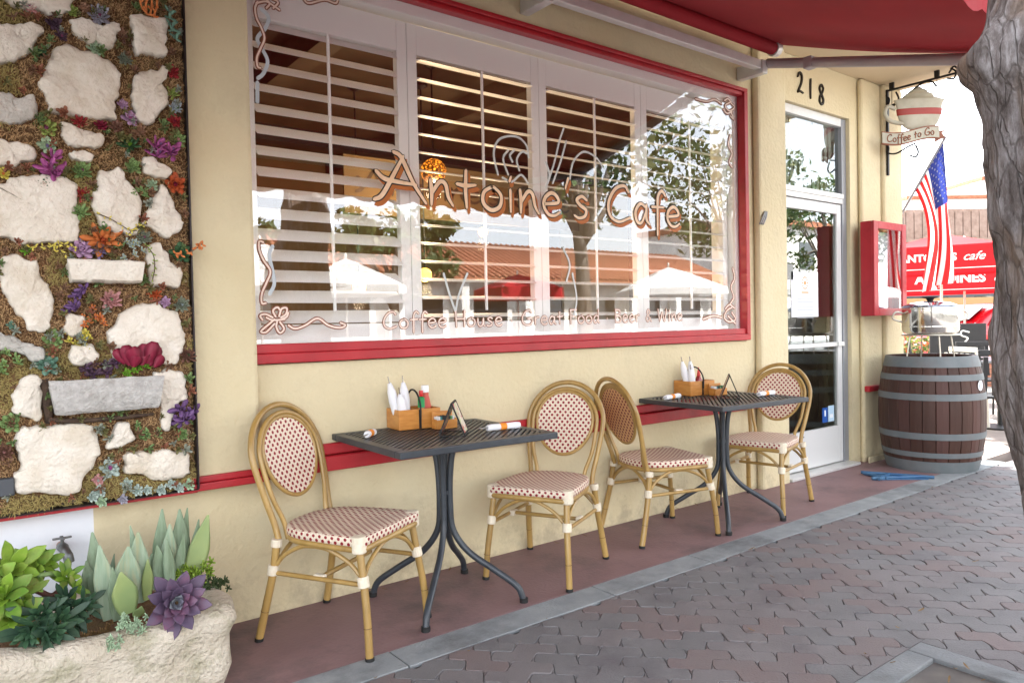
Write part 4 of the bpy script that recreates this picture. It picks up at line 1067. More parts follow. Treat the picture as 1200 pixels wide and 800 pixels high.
mb.add(P+[q-Vector((0,0,.008)) for q in P], [(0,1,2,3,4), (9,8,7,6,5)]+[(i,(i+1)%5,5+(i+1)%5,5+i) for i in range(5)]); mb.build('blue_panel', blue, bf)

# ================================================================== LIVING WALL (stone and succulent panel)
WY = -.10
lw = empty('living_wall', (.1, -.05, .61), 0, 'vertical garden panel of white stones and moss with succulents, left of the window', 'living wall'); lo = (.1, -.05, .61)
def lwb(mb, name, m, smooth='auto', bevel=0, label=None, par=None): mb.v = [(a-lo[0], b-lo[1], c-lo[2]) for a, b, c in mb.v]; return mb.build(name, m, par or lw, smooth, bevel, label)
XR = .762; ZB = .612; ZT = 3.1; XL = -2.2
framem = M('dark_bronze_frame', (.025,.018,.018), .45, metal=.4)
lwb(MB().box((XL, -.068, ZB), (XR-.008, -.002, ZT)), 'backing_board', wood_dark)
lwb(MB().box((XR-.007, -.118, ZB-.006), (XR, -.002, ZT)), 'frame_side', framem, bevel=.002)
lwb(MB().box((XL, -.105, ZB-.012), (XR, -.002, ZB-.0065)), 'frame_bottom', framem, bevel=.002)
lwb(MB().box((XL, -.085, ZB-.026), (XR, -.0015, ZB-.0125)), 'red_ledge', redpaint, bevel=.002)
coir = M('coir_and_moss', (.24,.125,.055), .95, col2=(.14,.075,.035), scale=14, bump=1, bscale=160, col3=(.17,.14,.045), s3=5)
# bumpy base sheet
mb = MB(); NX2, NZ2 = 190, 150
def bx3(x, z): return -.072-.022*(noise.noise((x*9, z*9, 1))+.6*noise.noise((x*25, z*25, 4))+.4*noise.noise((x*60, z*60, 2)))-.012
gx0 = -.15
pts = [(gx0+(XR-.008-gx0)*i/NX2, bx3(gx0+(XR-.008-gx0)*i/NX2, ZB+(2.62-ZB)*j/NZ2), ZB+(2.62-ZB)*j/NZ2) for j in range(NZ2+1) for i in range(NX2+1)]
mb.add(pts, [(j*(NX2+1)+i, j*(NX2+1)+i+1, (j+1)*(NX2+1)+i+1, (j+1)*(NX2+1)+i) for j in range(NZ2) for i in range(NX2)])
mo = lwb(mb, 'coir_mat', coir, smooth=True); mo['kind'] = 'stuff'
# stones from their outlines
stone_m = M('white_limestone', (.68,.61,.51), .85, col2=(.76,.70,.61), scale=9, bump=1.0, bscale=55, col3=(.55,.46,.34), s3=3.5)
stone_g = M('grey_limestone', (.42,.40,.36), .85, col2=(.55,.52,.47), scale=12, bump=1, bscale=60, col3=(.20,.18,.15), s3=8)
STONES = [
 [(5,-15),(8,2),(28,7),(50,12),(60,16),(77,16),(84,5),(86,-15)],
 [(-30,30),(0,27),(22,26),(36,24),(48,28),(52,35),(42,46),(40,58),(28,66),(10,71),(-30,66)],
 [(82,22),(95,20),(108,24),(120,27),(141,26),(142,32),(136,42),(134,55),(126,56),(116,50),(104,50),(92,44),(83,30)],
 [(153,18),(165,16),(175,20),(197,22),(196,50),(195,64),(180,64),(168,60),(159,60),(156,36)],
 [(66,52),(78,50),(95,55),(112,62),(120,66),(132,70),(140,84),(143,98),(140,112),(136,125),(138,138),(128,140),(110,138),(95,135),(80,134),(59,132),(55,118),(46,100),(48,86),(58,70)],
 [(160,84),(175,82),(186,80),(192,76),(197,84),(192,96),(198,112),(196,124),(186,134),(180,144),(172,145),(160,138),(157,122),(155,108),(157,94)],
 [(-20,112),(10,108),(22,112),(40,110),(42,125),(40,138),(28,144),(15,146),(0,142),(-20,130)],
 [(70,144),(78,142),(95,150),(110,156),(123,160),(120,170),(112,173),(95,172),(80,170),(74,160)],
 [(-20,164),(5,163),(20,166),(38,170),(44,180),(38,188),(26,190),(14,198),(2,192),(-20,188)],
 [(80,178),(86,175),(92,178),(100,177),(108,180),(108,188),(95,187),(84,185)],
 [(-30,215),(0,215),(14,208),(30,205),(50,204),(70,206),(88,212),(91,222),(90,245),(94,265),(92,282),(80,285),(60,284),(45,286),(25,285),(10,278),(-30,272)],
 [(115,202),(128,198),(142,197),(146,206),(154,214),(164,228),(168,242),(164,258),(164,272),(158,276),(140,272),(120,266),(112,250),(108,232),(112,215)],
 [(168,184),(180,184),(200,196),(202,204),(196,210),(180,206),(168,200)],
 [(190,216),(198,222),(206,238),(214,258),(216,264),(205,276),(196,279),(184,272),(170,264),(166,256),(176,240),(184,225)],
 [(2,300),(20,299),(30,304),(46,306),(48,322),(58,335),(63,350),(62,372),(60,384),(48,388),(36,388),(28,375),(14,360),(4,345),(0,325)],
 [(172,292),(186,283),(195,296),(208,312),(213,318),(211,335),(196,337),(178,333),(174,312)],
 [(150,362),(165,356),(178,354),(186,356),(196,362),(210,366),(214,380),(218,396),(218,405),(210,420),(206,428),(185,427),(160,425),(135,422),(130,405),(126,390),(136,378),(140,368)],
 [(-20,392),(10,392),(30,402),(40,405),(55,410),(52,418),(40,425),(20,412),(-20,408)],
 [(22,448),(38,438),(48,446),(49,490),(35,490),(17,484),(16,460)],
 [(78,370),(90,367),(100,373),(98,388),(90,394),(76,388)],
 [(82,407),(100,403),(114,408),(115,424),(100,428),(84,424)],
 [(180,440),(196,433),(216,437),(219,452),(221,468),(206,475),(203,492),(198,505),(190,502),(190,480),(182,460)],
 [(28,500),(50,500),(75,497),(100,496),(110,500),(114,515),(118,528),(112,545),(98,562),(88,580),(60,580),(18,578),(16,560),(24,548),(20,530),(16,515)],
 [(140,494),(152,498),(158,510),(155,518),(140,524),(124,528),(130,512),(136,500)],
 [(148,532),(165,530),(185,528),(195,526),(208,530),(220,528),(224,548),(220,558),(200,562),(185,564),(170,558),(150,554),(146,545)],
 [(50,100),(56,104),(57,112),(52,112)], ]
def inside(p, P):
    c = False; n = len(P)
    for i in range(n):
        a, b = P[i], P[(i+1) % n]
        if (a[1] > p[1]) != (b[1] > p[1]) and p[0] < (b[0]-a[0])*(p[1]-a[1])/(b[1]-a[1])+a[0]: c = not c
    return c
for si, pol in enumerate(STONES[:-1]):
    D_ = -.135 if si == 3 else -.118
    P = [on(a, b, 1, D_) for a, b in pol]; P = [(p.x, p.z) for p in P]
    Q = smooth_path([(x, z, 0) for x, z in P], 6, closed=True)
    Q = [Vector((q.x, q.y))+Vector((noise.noise((q.x*40, q.y*40, si)), noise.noise((q.x*40, q.y*40, si+9))))*.011 for q in Q]
    n = len(Q); c = sum(Q, Vector((0, 0)))/n
    size = min(max(q.x for q in Q)-min(q.x for q in Q), max(q.y for q in Q)-min(q.y for q in Q))
    rim = min(.028, size*.2)
    V = []; F = []
    levels = [(0, -.06), (.0, -.098), (.08, -.110), (.25, -.116), (.7, -.119), (1.8, -.120)]
    rings = []
    for ins, y in levels:
        ring = []
        for q in Q:
            d = c-q; L_ = d.length; k = min(.94, ins*rim/max(L_, .001))
            pq = q+d*k; ring.append(pq)
            nz = noise.noise((pq.x*16, pq.y*16, si*3.1))*.010+noise.noise((pq.x*60, pq.y*60, si))*.003
            V.append((pq.x, y+(D_+.118)-(nz if ins > 0 else 0), pq.y))
        rings.append(ring)
    # inner rings to the centre
    for f in (.88, .76, .64, .52, .4, .28, .14):
        for q in rings[-1][:n]:
            pq = c+(q-c)*f
            nz = noise.noise((pq.x*16, pq.y*16, si*3.1))*.010+noise.noise((pq.x*60, pq.y*60, si))*.003
            V.append((pq.x, -.121+(D_+.118)-nz, pq.y))
    R = len(V)//n
    for r in range(R-1):
        for i in range(n): F.append((r*n+i, r*n+(i+1) % n, (r+1)*n+(i+1) % n, (r+1)*n+i))
    V.append((c.x, -.121+(D_+.118), c.y)); ci = len(V)-1
    for i in range(n): F.append(((R-1)*n+i, (R-1)*n+(i+1) % n, ci))
    mb = MB(); mb.add(V, F)
    lwb(mb, 'stone', stone_g if si in (6, 17) else stone_m, smooth=True)
# fibres of coir between the stones
rg = np.random.default_rng(3)
polyw = []
for pol in STONES[:-1]:
    q = [on(a, b, 1, -.1) for a, b in pol]; polyw.append([(p.x, p.z) for p in q])
mb = MB(); VV = []; FF = []; MI = []
cnt = 0
for _ in range(75000):
    x = -.15+rg.random()*(XR-.01+.15); z = ZB+rg.random()*(2.62-ZB)
    if any(inside((x, z), q) for q in polyw): continue
    y = bx3(x, z); a = rg.random()*2*PI; l = .008+.016*rg.random(); w = .0011
    dx, dz = math.cos(a)*l, math.sin(a)*l; px_, pz_ = -math.sin(a)*w, math.cos(a)*w
    o_ = len(VV); yy = y-.002-.012*rg.random()
    VV += [(x-px_, y+.002, z-pz_), (x+px_, y+.002, z+pz_), (x+dx*.5+px_, yy-.006, z+dz*.5+pz_), (x+dx*.5-px_, yy-.006, z+dz*.5-pz_), (x+dx, yy, z+dz-.003)]
    FF += [(o_, o_+1, o_+2, o_+3), (o_+3, o_+2, o_+4)]
    g_ = noise.noise((x*4, z*4, 7)); mi = 1 if g_ > .18 else (2 if rg.random() < .35 else 0); MI += [mi, mi]
mb.v = VV; mb.f = FF; mb.m = MI
fo_ = lwb(mb, 'coir_fibres', [M('coir_fibre', (.52,.33,.16), .9), M('moss_fibre', (.42,.33,.12), .9), M('dark_fibre', (.14,.07,.03), .9)], smooth=False); fo_['kind'] = 'stuff'

# small stone troughs fixed on the panel
def wall_trough(px0, px1, ptop, pbot, name, taper, m, label):
    a = on(px0, ptop, 1, -.17); b = on(px1, ptop, 1, -.17); c = on(px0, pbot, 1, -.17)
    x0, x1, zt, zb = a.x, b.x, a.z, c.z; V = []; NS_ = 26
    def f(u, w):  # u along, w: profile position
        return None
    mb = MB(); prof = [(0, -.07), (0, -.155), (.12, -.168), (.5, -.172), (.92, -.176), (1.0, -.17), (1.0, -.155), (.86, -.145), (.8, -.09)]
    for i in range(NS_+1):
        u = i/NS_; 
        for j, (h, y) in enumerate(prof):
            xx = x0+(x1-x0)*u; tp = taper*(1-h)*(1 if True else 0)
            xx = xx+(tp*(1-u)-tp*u)
            zz = zb+(zt-zb)*h+.004*noise.noise((xx*20, h*3, 1))
            mb.v.append((xx, y+.005*noise.noise((xx*30, zz*30, 3)), zz))
    k = len(prof)
    for i in range(NS_):
        for j in range(k-1): mb.f.append((i*k+j, (i+1)*k+j, (i+1)*k+j+1, i*k+j+1)); mb.m.append(0)
    mb.f += [tuple(range(k-1, -1, -1)), tuple(NS_*k+j for j in range(k))]; mb.m += [0, 0]
    o = lwb(mb, name, m, smooth='auto', label=label); return (x0+x1)/2, zt
wall_trough(79, 170, 303, 330, 'stone_trough', .012, stone_m, 'small white trough near the panel middle')
wall_trough(57, 193, 447, 488, 'stone_trough', .02, M('speckled_trough_stone', (.42,.40,.375), .9, col2=(.55,.53,.50), scale=45, bump=1, bscale=110, col3=(.30,.27,.24), s3=20), 'larger speckled grey trough low on the panel')
mb = MB(); P = [on(a, b, 1, -.1) for a, b in ((52,444),(54,460),(56,478),(58,496))]; mb.tube(P, [.014,.018,.016,.012], 10)
P2 = [on(a, b, 1, -.115) for a, b in ((57,492),(80,493),(110,492),(150,488),(180,485))]; mb.tube(P2, [.008,.009,.008,.008,.005], 8); lwb(mb, 'bark_piece', M('dark_bark', (.09,.055,.035), .95, col2=(.05,.03,.02), scale=40, bump=1, bscale=90), smooth=True)
P = on(8, 571, 1, -.12); lwb(MB().box((P.x-.035, -.125, P.z-.03), (P.x+.022, -.09, P.z+.03)), 'slate_chip', M('dark_slate', (.06,.065,.075), .6), bevel=.005)

#GC
# ---- succulents ---------------------------------------------------------
def leafmesh(mb, base, d, side, nrm, L_, W, T_, mi=0, cup=.25, pointed=True, tipmi=None, narrow=.35):
    """a plump leaf from base along d; side = width direction; nrm = upper side"""
    secs = [(0, narrow), (.3, .75), (.62, 1.0), (.86, .72 if pointed else .9), (1.0, .04 if pointed else .45)]
    V = []; 
    for t, w in secs:
        c = base+d*(L_*t)+nrm*(cup*L_*t*t)
        V += [c-side*(W*w*.5)+nrm*(T_*.3), c+nrm*(T_*.15*(1 if t < .95 else 0)), c+side*(W*w*.5)+nrm*(T_*.3), c-nrm*(T_*(.6 if t < .95 else .1))]
    F = []; 
    o = len(mb.v)
    mb.v += [tuple(p) for p in V]
    for i in range(len(secs)-1):
        for j in range(4):
            mb.f.append((o+i*4+j, o+(i+1)*4+j, o+(i+1)*4+(j+1) % 4, o+i*4+(j+1) % 4)); mb.m.append(tipmi if (tipmi is not None and i >= len(secs)-2) else mi)
    k = o+(len(secs)-1)*4; mb.f.append((k, k+1, k+2, k+3)); mb.m.append(tipmi if tipmi is not None else mi)
def rosette(mb, c, R, axis, n=26, pointed=True, wid=.55, flat=0., inner=None, seed=0, tip=None, cup=.35):
    r = random.Random(seed); axis = axis.normalized()
    t1 = axis.cross(Vector((.3, .2, 1))).normalized(); t2 = axis.cross(t1)
    for k in range(n):
        f = (k+1)/n; a = k*2.39996+r.uniform(-.1, .1)
        el = (1-f)*1.35+.12+flat                      # elevation above the plane of the rosette
        rad = t1*math.cos(a)+t2*math.sin(a)
        d = (rad*math.cos(el)+axis*math.sin(el)).normalized()
        up = (axis*math.cos(el)-rad*math.sin(el)).normalized(); side = d.cross(up)
        L_ = R*(.30+.70*f**.8)*r.uniform(.92, 1.08)
        leafmesh(mb, c+rad*R*.05*f-axis*R*.15*f, d, side, up, L_, R*wid*(.45+.55*f), R*.10, mi=(1 if (inner and f < .33) else 0), cup=cup*.5, pointed=pointed, tipmi=tip)
PAL = {}
def leafm(name, c, c2=None, rough=.5, transl=.08):
    return M('leaf_'+name, c, rough, col2=c2 or tuple(v*1.25 for v in c), scale=30, transl=transl, spec=.35)
P_ = dict(
 pink=leafm('pink', (.55,.28,.27)), dpurple=leafm('dark_purple', (.10,.055,.085)), dgreen=leafm('deep_green', (.05,.12,.05)), lime=leafm('lime', (.28,.36,.09)),
 grlilac=leafm('grey_lilac', (.38,.36,.42)), mint=leafm('mint', (.38,.50,.33)), greygreen=leafm('grey_green', (.24,.27,.20)), red=leafm('red', (.32,.03,.035)),
 paleblue=leafm('pale_blue', (.50,.56,.60)), magenta=leafm('magenta', (.40,.10,.28)), green=leafm('green', (.22,.33,.12)), tan=leafm('tan', (.38,.22,.14)),
 lilac=leafm('lilac', (.48,.30,.46)), orange=leafm('orange', (.62,.20,.06)), ored=leafm('orange_red', (.45,.09,.03)), blueg=leafm('blue_green', (.14,.26,.19)),
 violet=leafm('violet', (.17,.09,.22)), spikyb=leafm('slate_violet', (.27,.22,.40)), yellow=leafm('yellow', (.62,.52,.10)), crimson=leafm('crimson', (.22,.015,.04)),
 brown=leafm('brown', (.20,.10,.07)), silver=leafm('silver_green', (.42,.50,.45)), pcentre=leafm('plum', (.28,.08,.16)), bright=leafm('bright_green', (.16,.34,.03)))
# px, py, radius px, kind, colour, inner colour, label
SUC = [
 (35,5,11,'r','pink','pcentre','pink rosette between the two top left stones'),
 (64,26,11,'r','dpurple',None,'dark purple grey rosette above the biggest upper stone'),
 (73,41,8,'r','dpurple','pcentre','small plum rosette touching the top of the biggest upper stone'),
 (48,61,9,'r','dgreen',None,'dark green rosette at the left shoulder of the biggest upper stone'),
 (85,11,9,'r','lime',None,'yellow green rosette right of the topmost stone'),
 (100,8,8,'r','tan',None,'reddish brown rosette between lime and grey lilac rosettes at the top'),
 (118,17,16,'d','grlilac','pcentre','large grey lilac rosette at the top centre of the panel'),
 (112,55,10,'r','mint',None,'pale mint rosette under the upper middle stone'),
 (148,68,11,'d','greygreen',None,'tight grey green rosette below left of the square stone'),
 (145,38,7,'r','tan',None,'small pinkish brown rosette left of the square stone'),
 (203,83,10,'r','red',None,'dark red rosette below right of the square stone'),
 (204,109,9,'s','lime',None,'yellow green star rosette beside the frame, above the white one'),
 (207,125,10,'d','paleblue',None,'pale bluish white ball rosette next to the frame'),
 (206,141,9,'r','red','crimson','dark crimson rosette just under the pale bluish ball rosette'),
 (95,142,9,'s','red',None,'red rosette directly under the biggest upper stone, left of another red one'),
 (119,146,9,'r','crimson',None,'crimson rosette under the right end of the biggest upper stone'),
 (55,149,14,'r','lime','pcentre','lime rosette with plum heart above the magenta plant'),
 (57,170,12,'r','mint','spikyb','mint and grey rosette right above the magenta plant'),
 (62,195,22,'l','magenta',None,'bright magenta leafy succulent left of centre, between two stones'),
 (97,200,15,'d','green','pcentre','round green rosette with plum heart above the red star'),
 (98,227,11,'s','red','ored','brick red star rosette right of the largest left stone'),
 (95,248,12,'s','green',None,'loose green rosette right of the largest left stone'),
 (4,203,9,'r','yellow','orange','yellow and orange rosette on the left picture edge'),
 (145,122,8,'r','lilac',None,'small lilac rosette at the right edge of the biggest upper stone'),
 (154,138,11,'r','lilac','magenta','lilac pink rose between the biggest upper stone and the tall one'),
 (165,152,10,'d','tan',None,'tan pinkish ball rosette under the tall upper right stone'),
 (138,148,10,'r','brown',None,'dry brown rosette left of the tan ball rosette'),
 (153,169,13,'s','dgreen','bright','dark glossy green rosette right of centre, left of the purple plant'),
 (157,194,11,'r','green',None,'pale green rosette below the dark glossy green one'),
 (193,176,22,'l','magenta','violet','purple magenta leafy succulent beside the frame'),
 (210,163,11,'r','green','pink','green rosette with pink tips touching the frame beside the purple plant'),
 (163,222,11,'c','green',None,'green leaf cluster between two tall middle stones'),
 (179,216,9,'r','mint',None,'mint rosette at the tip of the right triangular stone'),
 (207,215,14,'r','ored','crimson','orange red rosette with crimson heart next to the frame'),
 (121,281,21,'s','orange','ored','large orange pointed rosette above the small white trough'),
 (96,292,15,'r','lilac',None,'lilac rosette over the left end of the small trough'),
 (118,294,10,'s','spikyb',None,'slate violet spiky rosette over the middle of the small trough'),
 (170,278,12,'d','greygreen','pcentre','brownish green rosette right above the small trough'),
 (156,293,14,'c','silver','yellow','silver and yellow sprigs over the right end of the small trough'),
 (213,297,14,'r','dgreen',None,'dark green rosette with orange flowers by the frame'),
 (94,344,14,'l','violet',None,'violet leafy succulent under the small trough, upper of two'),
 (85,359,13,'l','violet',None,'violet leafy succulent lower left of its twin under the small trough'),
 (131,352,16,'d','pink','green','pink and olive rosette under the small trough'),
 (110,371,14,'c','orange','pink','orange branching succulent left of the scalloped white stone'),
 (195,354,8,'r','lilac',None,'small lilac rosette above the scalloped white stone'),
 (214,357,12,'d','greygreen','paleblue','grey green swirled rosette by the frame above the scalloped stone'),
 (183,345,8,'s','ored',None,'small rusty rosette above the scalloped white stone'),
 (221,417,13,'d','brown','dgreen','brown rosette bulging over the frame'),
 (63,398,14,'r','green','tan','olive and tan rosette below the left kite shaped stone'),
 (56,427,16,'r','blueg','silver','blue green rosette over the left end of the larger trough'),
 (10,426,18,'c','green','lime','green leaf cluster on the left edge beside the larger trough'),
 (97,396,16,'c','yellow','lime','yellow flowering sprig above the larger trough'),
 (12,497,14,'r','green','red','green rosette with red heart on the left edge'),
 (5,531,13,'d','brown','pink','pinkish brown rosette sunk in coir on the left edge'),
 (173,502,15,'c','green','dgreen','green leaf cluster under the right end of the larger trough'),
 (217,486,20,'l','violet','dpurple','dark violet leafy succulent hanging over the frame'),
 (214,510,10,'d','green',None,'green ball rosette under the dark violet plant by the frame'),
 (130,549,14,'r','silver','magenta','silvery rosette with magenta heart low on the panel'),
 (103,434,15,'l','dpurple','violet','dark purple leaves standing in the larger trough'),
 (130,431,14,'l','dpurple','violet','dusky purple leaves in the middle of the larger trough'),
 (157,430,16,'c','bright','lime','bright green cluster in the larger trough, before crimson leaves'),
 (116,563,8,'r','pink','silver','tiny pinkish rosette at the panel foot, under the large lower stone'),
 (117,577,9,'r','silver',None,'tiny silvery rosette topmost in the lower group under the large lower stone'), (109,584,7,'r','silver',None,'tiny greyish rosette leftmost in the group under the large lower stone'), (120,589,8,'r','mint',None,'tiny mint rosette lowest of all, at the panel foot'), (150,568,8,'r','silver',None,'tiny silvery rosette left of and below the lowest right stone'),
 (145,586,7,'r','grlilac',None,'tiny lilac grey rosette lowest of the row along the panel foot'), (162,576,8,'r','silver',None,'tiny silvery rosette, first of the row under the lowest right stone'), (174,575,7,'r','silver',None,'tiny silvery rosette, second of the row under the lowest right stone'), (190,575,8,'r','silver',None,'tiny silvery rosette in the middle of the row under the lowest right stone'),
 (202,568,7,'r','silver',None,'tiny silvery rosette raised above its neighbours in the foot row'), (212,573,7,'r','silver',None,'tiny silvery rosette, last but one before the frame corner'), (223,569,8,'r','mint',None,'tiny mint rosette in the bottom right frame corner'),
 (14,381,6,'r','blueg',None,'tiny blue green rosette left of the kite shaped stone'),
 (31,294,6,'s','bright',None,'tiny bright green rosette under the largest left stone'),
 (52,215,10,'s','dgreen','tan','dark green and brown rosette half under the magenta plant'),
 (150,50,9,'c','brown','dpurple','brown twiggy cluster left of the square stone'),
]
for i, (px, py, r, kd, c1_, c2n, lab) in enumerate(SUC):
    r *= 1.0 if kd in 'rd' else 1.08
    p = on(px, py, 1, -.125); R = r/284.*1.0*(p-CAM).dot(_F)/3.03
    R = r*(p-CAM).dot(_F)/FPX
    ax = Vector((rnd.uniform(-.15, .15)-.05, -1, rnd.uniform(-.05, .35)))
    mats = [P_[c1_], P_[c2n] if c2n else P_[c1_]]
    mb = MB(); O0 = Vector((0, 0, 0))
    if kd == 'r': rosette(mb, O0, R, ax, 24, True, .55, 0, c2n, i)
    elif kd == 'd': rosette(mb, O0, R*.95, ax, 46, True, .34, .12, c2n, i, cup=.6)
    elif kd == 's': rosette(mb, O0, R*1.1, ax, 22, True, .32, .1, c2n, i, cup=.1)
    elif kd == 'l':
        for q in range(4): rosette(mb, Vector((rnd.uniform(-.45, .45)*R, -.01*q, rnd.uniform(-.4, .4)*R)), R*.72, Vector((rnd.uniform(-.6, .6), -1, rnd.uniform(-.1, .7))), 9, True, .42, .25, c2n, i+q, cup=.15)
    elif kd == 'c':
        for q in range(9): rosette(mb, Vector((rnd.uniform(-.8, .8)*R, rnd.uniform(-.02, .0), rnd.uniform(-.7, .7)*R)), R*.36, Vector((rnd.uniform(-.5, .5), -1, rnd.uniform(-.2, .7))), 11, False, .5, .15, c2n, i*9+q, cup=.2)
    nm = {'r': 'rosette_succulent', 'd': 'rosette_succulent', 's': 'star_succulent', 'l': 'leafy_succulent', 'c': 'succulent_cluster'}[kd]
    o = mb.build(nm, mats, None, smooth=True, loc=(p.x, -.105, p.z))
    if lab: tag(o, lab, 'succulent', 'succulents growing in the stone panel')
    else: tag(o, 'tiny silvery rosette in the row along the foot of the panel', 'succulent', 'tiny silvery rosettes along the panel foot')
# crimson paddles, trailing stems, string of leaves, orange flowers
def sprig(name, lines, rr_, stem, leafm_, nleaf, ll, label, y=-.13, leafshape=.4):
    mb = MB()
    for li, ln in enumerate(lines):
        P = smooth_path([on(a, b, 1, y) for a, b in ln], 5); mb.tube(P, rr_, 5, mi=0)
        for k in range(nleaf):
            q = P[int(k/(nleaf)*(len(P)-1))]; a = k*2.4
            d = Vector((math.cos(a), -.5, math.sin(a))).normalized(); s_ = d.cross(Vector((0, -1, 0))).normalized()
            leafmesh(mb, q, d, s_, s_.cross(d), ll, ll*leafshape, ll*.15, mi=1, cup=.1)
    o = mb.build(name, [stem, leafm_], None, smooth=True); return tag(o, label, 'succulent', 'succulents growing in the stone panel')
stemb = M('thin_brown_stem', (.12,.08,.05), .8)
sprig('trailing_sedum', [[(198,14),(200,26),(203,38),(208,50)]], .003, stemb, P_['blueg'], 20, .028, 'blue green hanging sedum string right of the square stone')
sprig('trailing_sedum', [[(35,290),(50,289),(66,292),(80,300)], [(60,288),(75,286),(92,292)]], .002, stemb, P_['yellow'], 16, .016, 'thin trailing stem with yellow buds under the largest left stone')
sprig('trailing_sedum', [[(113,250),(128,256),(142,264),(152,270),(160,270)], [(150,275),(160,266),(172,262)]], .002, stemb, P_['yellow'], 12, .014, 'thin yellow budded stem crossing the foot of the tall middle stone')
sprig('trailing_sedum', [[(172,288),(180,300),(181,316),(178,330)]], .002, stemb, P_['lime'], 16, .014, 'lime budded stem trailing down right of the small trough')
sprig('orange_twigs', [[(172,17),(171,6),(174,-6)], [(176,18),(178,4),(176,-8)], [(180,20),(184,6),(183,-6)], [(174,18),(166,8),(164,-4)]], .004, P_['orange'], P_['orange'], 4, .02, 'orange upright twigs growing on top of the square stone')
sprig('orange_flowers', [[(218,297),(225,294),(232,290),(238,291)], [(232,290),(234,286),(240,288)], [(205,297),(210,299),(214,298)]], .0022, stemb, P_['orange'], 7, .02, 'orange flowers reaching past the frame over the cream wall', y=-.16)
mb = MB()
for a, b, h, w, tl, bk_ in ((147,426,.060,.045,-.5,.3), (152,428,.075,.05,-.15,.2), (160,427,.07,.055,-.3,.5), (166,428,.078,.05,.1,.2), (172,426,.085,.05,.3,.35), (176,428,.075,.045,.6,.2), (181,430,.05,.04,.8,.4), (156,430,.05,.04,.3,.6)):
    q = on(a, b, 1, -.135); d = Vector((tl, -bk_, 1)).normalized(); s_ = Vector((1, rnd.uniform(-.5, .5), -tl)).normalized(); leafmesh(mb, q, d, s_, s_.cross(d).normalized(), h, w, .003, cup=rnd.uniform(-.3, .1), pointed=False, narrow=.3)
tag(mb.build('paddle_succulent', P_['crimson'], None, smooth=True), 'crimson paddle leaves rising from the larger trough over the scalloped stone', 'succulent', 'succulents growing in the stone panel')

# ================================================================== GARDEN TAP
tp = on(72, 640, 1, -.03); tap = empty('garden_tap', (tp.x, 0, tp.z), 0, 'small weathered outdoor tap on the white painted lower wall', 'tap')
tm = M('tarnished_brass', (.20,.22,.22), .45, metal=.6, col2=(.12,.11,.10), scale=40)
MB().tube([(0, -.001, 0), (0, -.05, 0)], [.013, .013], 12).build('pipe', M('copper_pipe', (.45,.20,.12), .4, metal=.7), tap, smooth='auto')
MB().tube(smooth_path([(0, -.04, .002), (.004, -.07, 0), (.012, -.09, -.02), (.016, -.093, -.045)], 5), [.018]*5+[.016]*5+[.017]*6, 12).build('spout', tm, tap, smooth='auto')
mb = MB().tube([(0, -.06, .01), (0, -.06, .035)], .006, 8); mb.box((-.03, -.065, .034), (.03, -.055, .041)); mb.box((-.006, -.085, .034), (.006, -.035, .041)); mb.build('handle', tm, tap, bevel=.002)

# ================================================================== STONE TROUGH PLANTER
tr = empty('stone_planter', (.2, -.36, 0), 0, 'long rough cream stone trough full of large succulents at the wall foot', 'planter'); to = (.2, -.36, 0)
trm = M('rough_sandstone', (.50,.43,.33), .9, col2=(.60,.53,.43), scale=6, bump=2, bscale=60, col3=(.25,.235,.13), s3=7)
TX0, TX1, TY0, TY1 = -1.3, .755, -.60, -.06
def rr_loop(x0, x1, y0, y1, r, n=18, m=10):
    out = []
    def seg(a, b, k): return [(a[0]+(b[0]-a[0])*i/k, a[1]+(b[1]-a[1])*i/k) for i in range(k)]
    cs_ = [((x1-r, y0+r), -PI/2), ((x1-r, y1-r), 0), ((x0+r, y1-r), PI/2), ((x0+r, y0+r), PI)]
    st = [(x0+r, y0), (x1, y0+r), (x1-r, y1), (x0, y1-r)]; en = [(x1-r, y0), (x1, y1-r), (x0+r, y1), (x0, y0+r)]
    K = [60, 14, 60, 14]
    for i in range(4):
        out += seg(st[i], en[i], K[i]); (cx, cy), a0 = cs_[i]
        out += [(cx+r*math.cos(a0+PI/2*j/m), cy+r*math.sin(a0+PI/2*j/m)) for j in range(m)]
    return out
lv = [(.02, .03, .03), (.0, .0, .08), (.0, .0, .14), (.0, .0, .19), (.0, .0, .225), (.01, .0, .25), (.03, .0, .268), (.06, 0, .272), (.085, 0, .262), (.10, 0, .24), (.11, 0, .22)]
V = []; 
base_lv = [(.03, 0.0)]+[(a, z) for a, _, z in lv]
for ins, z in base_lv:
    lp = rr_loop(TX0+ins, TX1-ins, TY0+ins, TY1-ins, max(.02, .065-ins*.3))
    for x, y in lp:
        nn = noise.noise((x*3, y*3, z*4))*.024+noise.noise((x*9, y*9, z*12+5))*.016+noise.noise((x*28, y*28, z*28+5))*.008-.010*max(0, noise.noise((x*16, y*16, z*16+9)))
        cx, cy = (max(TX0+.3, min(TX1-.3, x)), (TY0+TY1)/2); d = Vector((x-cx, y-cy)); 
        if d.length > 0: d.normalize()
        # upper ledge: rim overhangs slightly, as hewn
        bul = .016 if z > .2 and ins < .05 else (-.010 if .05 < z < .2 else 0)
        zr_ = z*(1+.0)+(.03*noise.noise((x*2.3, 4, 1))+.012*noise.noise((x*9, y*5, 2)) if z > .2 else 0)+(.06*max(0, min(1, (.55-x)/.5)) if z > .2 else 0)
        V.append((x+d.x*(nn+bul), y+d.y*(nn+bul), zr_))
n = len(lp); R = len(base_lv)
F = [(r*n+i, r*n+(i+1) % n, (r+1)*n+(i+1) % n, (r+1)*n+i) for r in range(R-1) for i in range(n)]
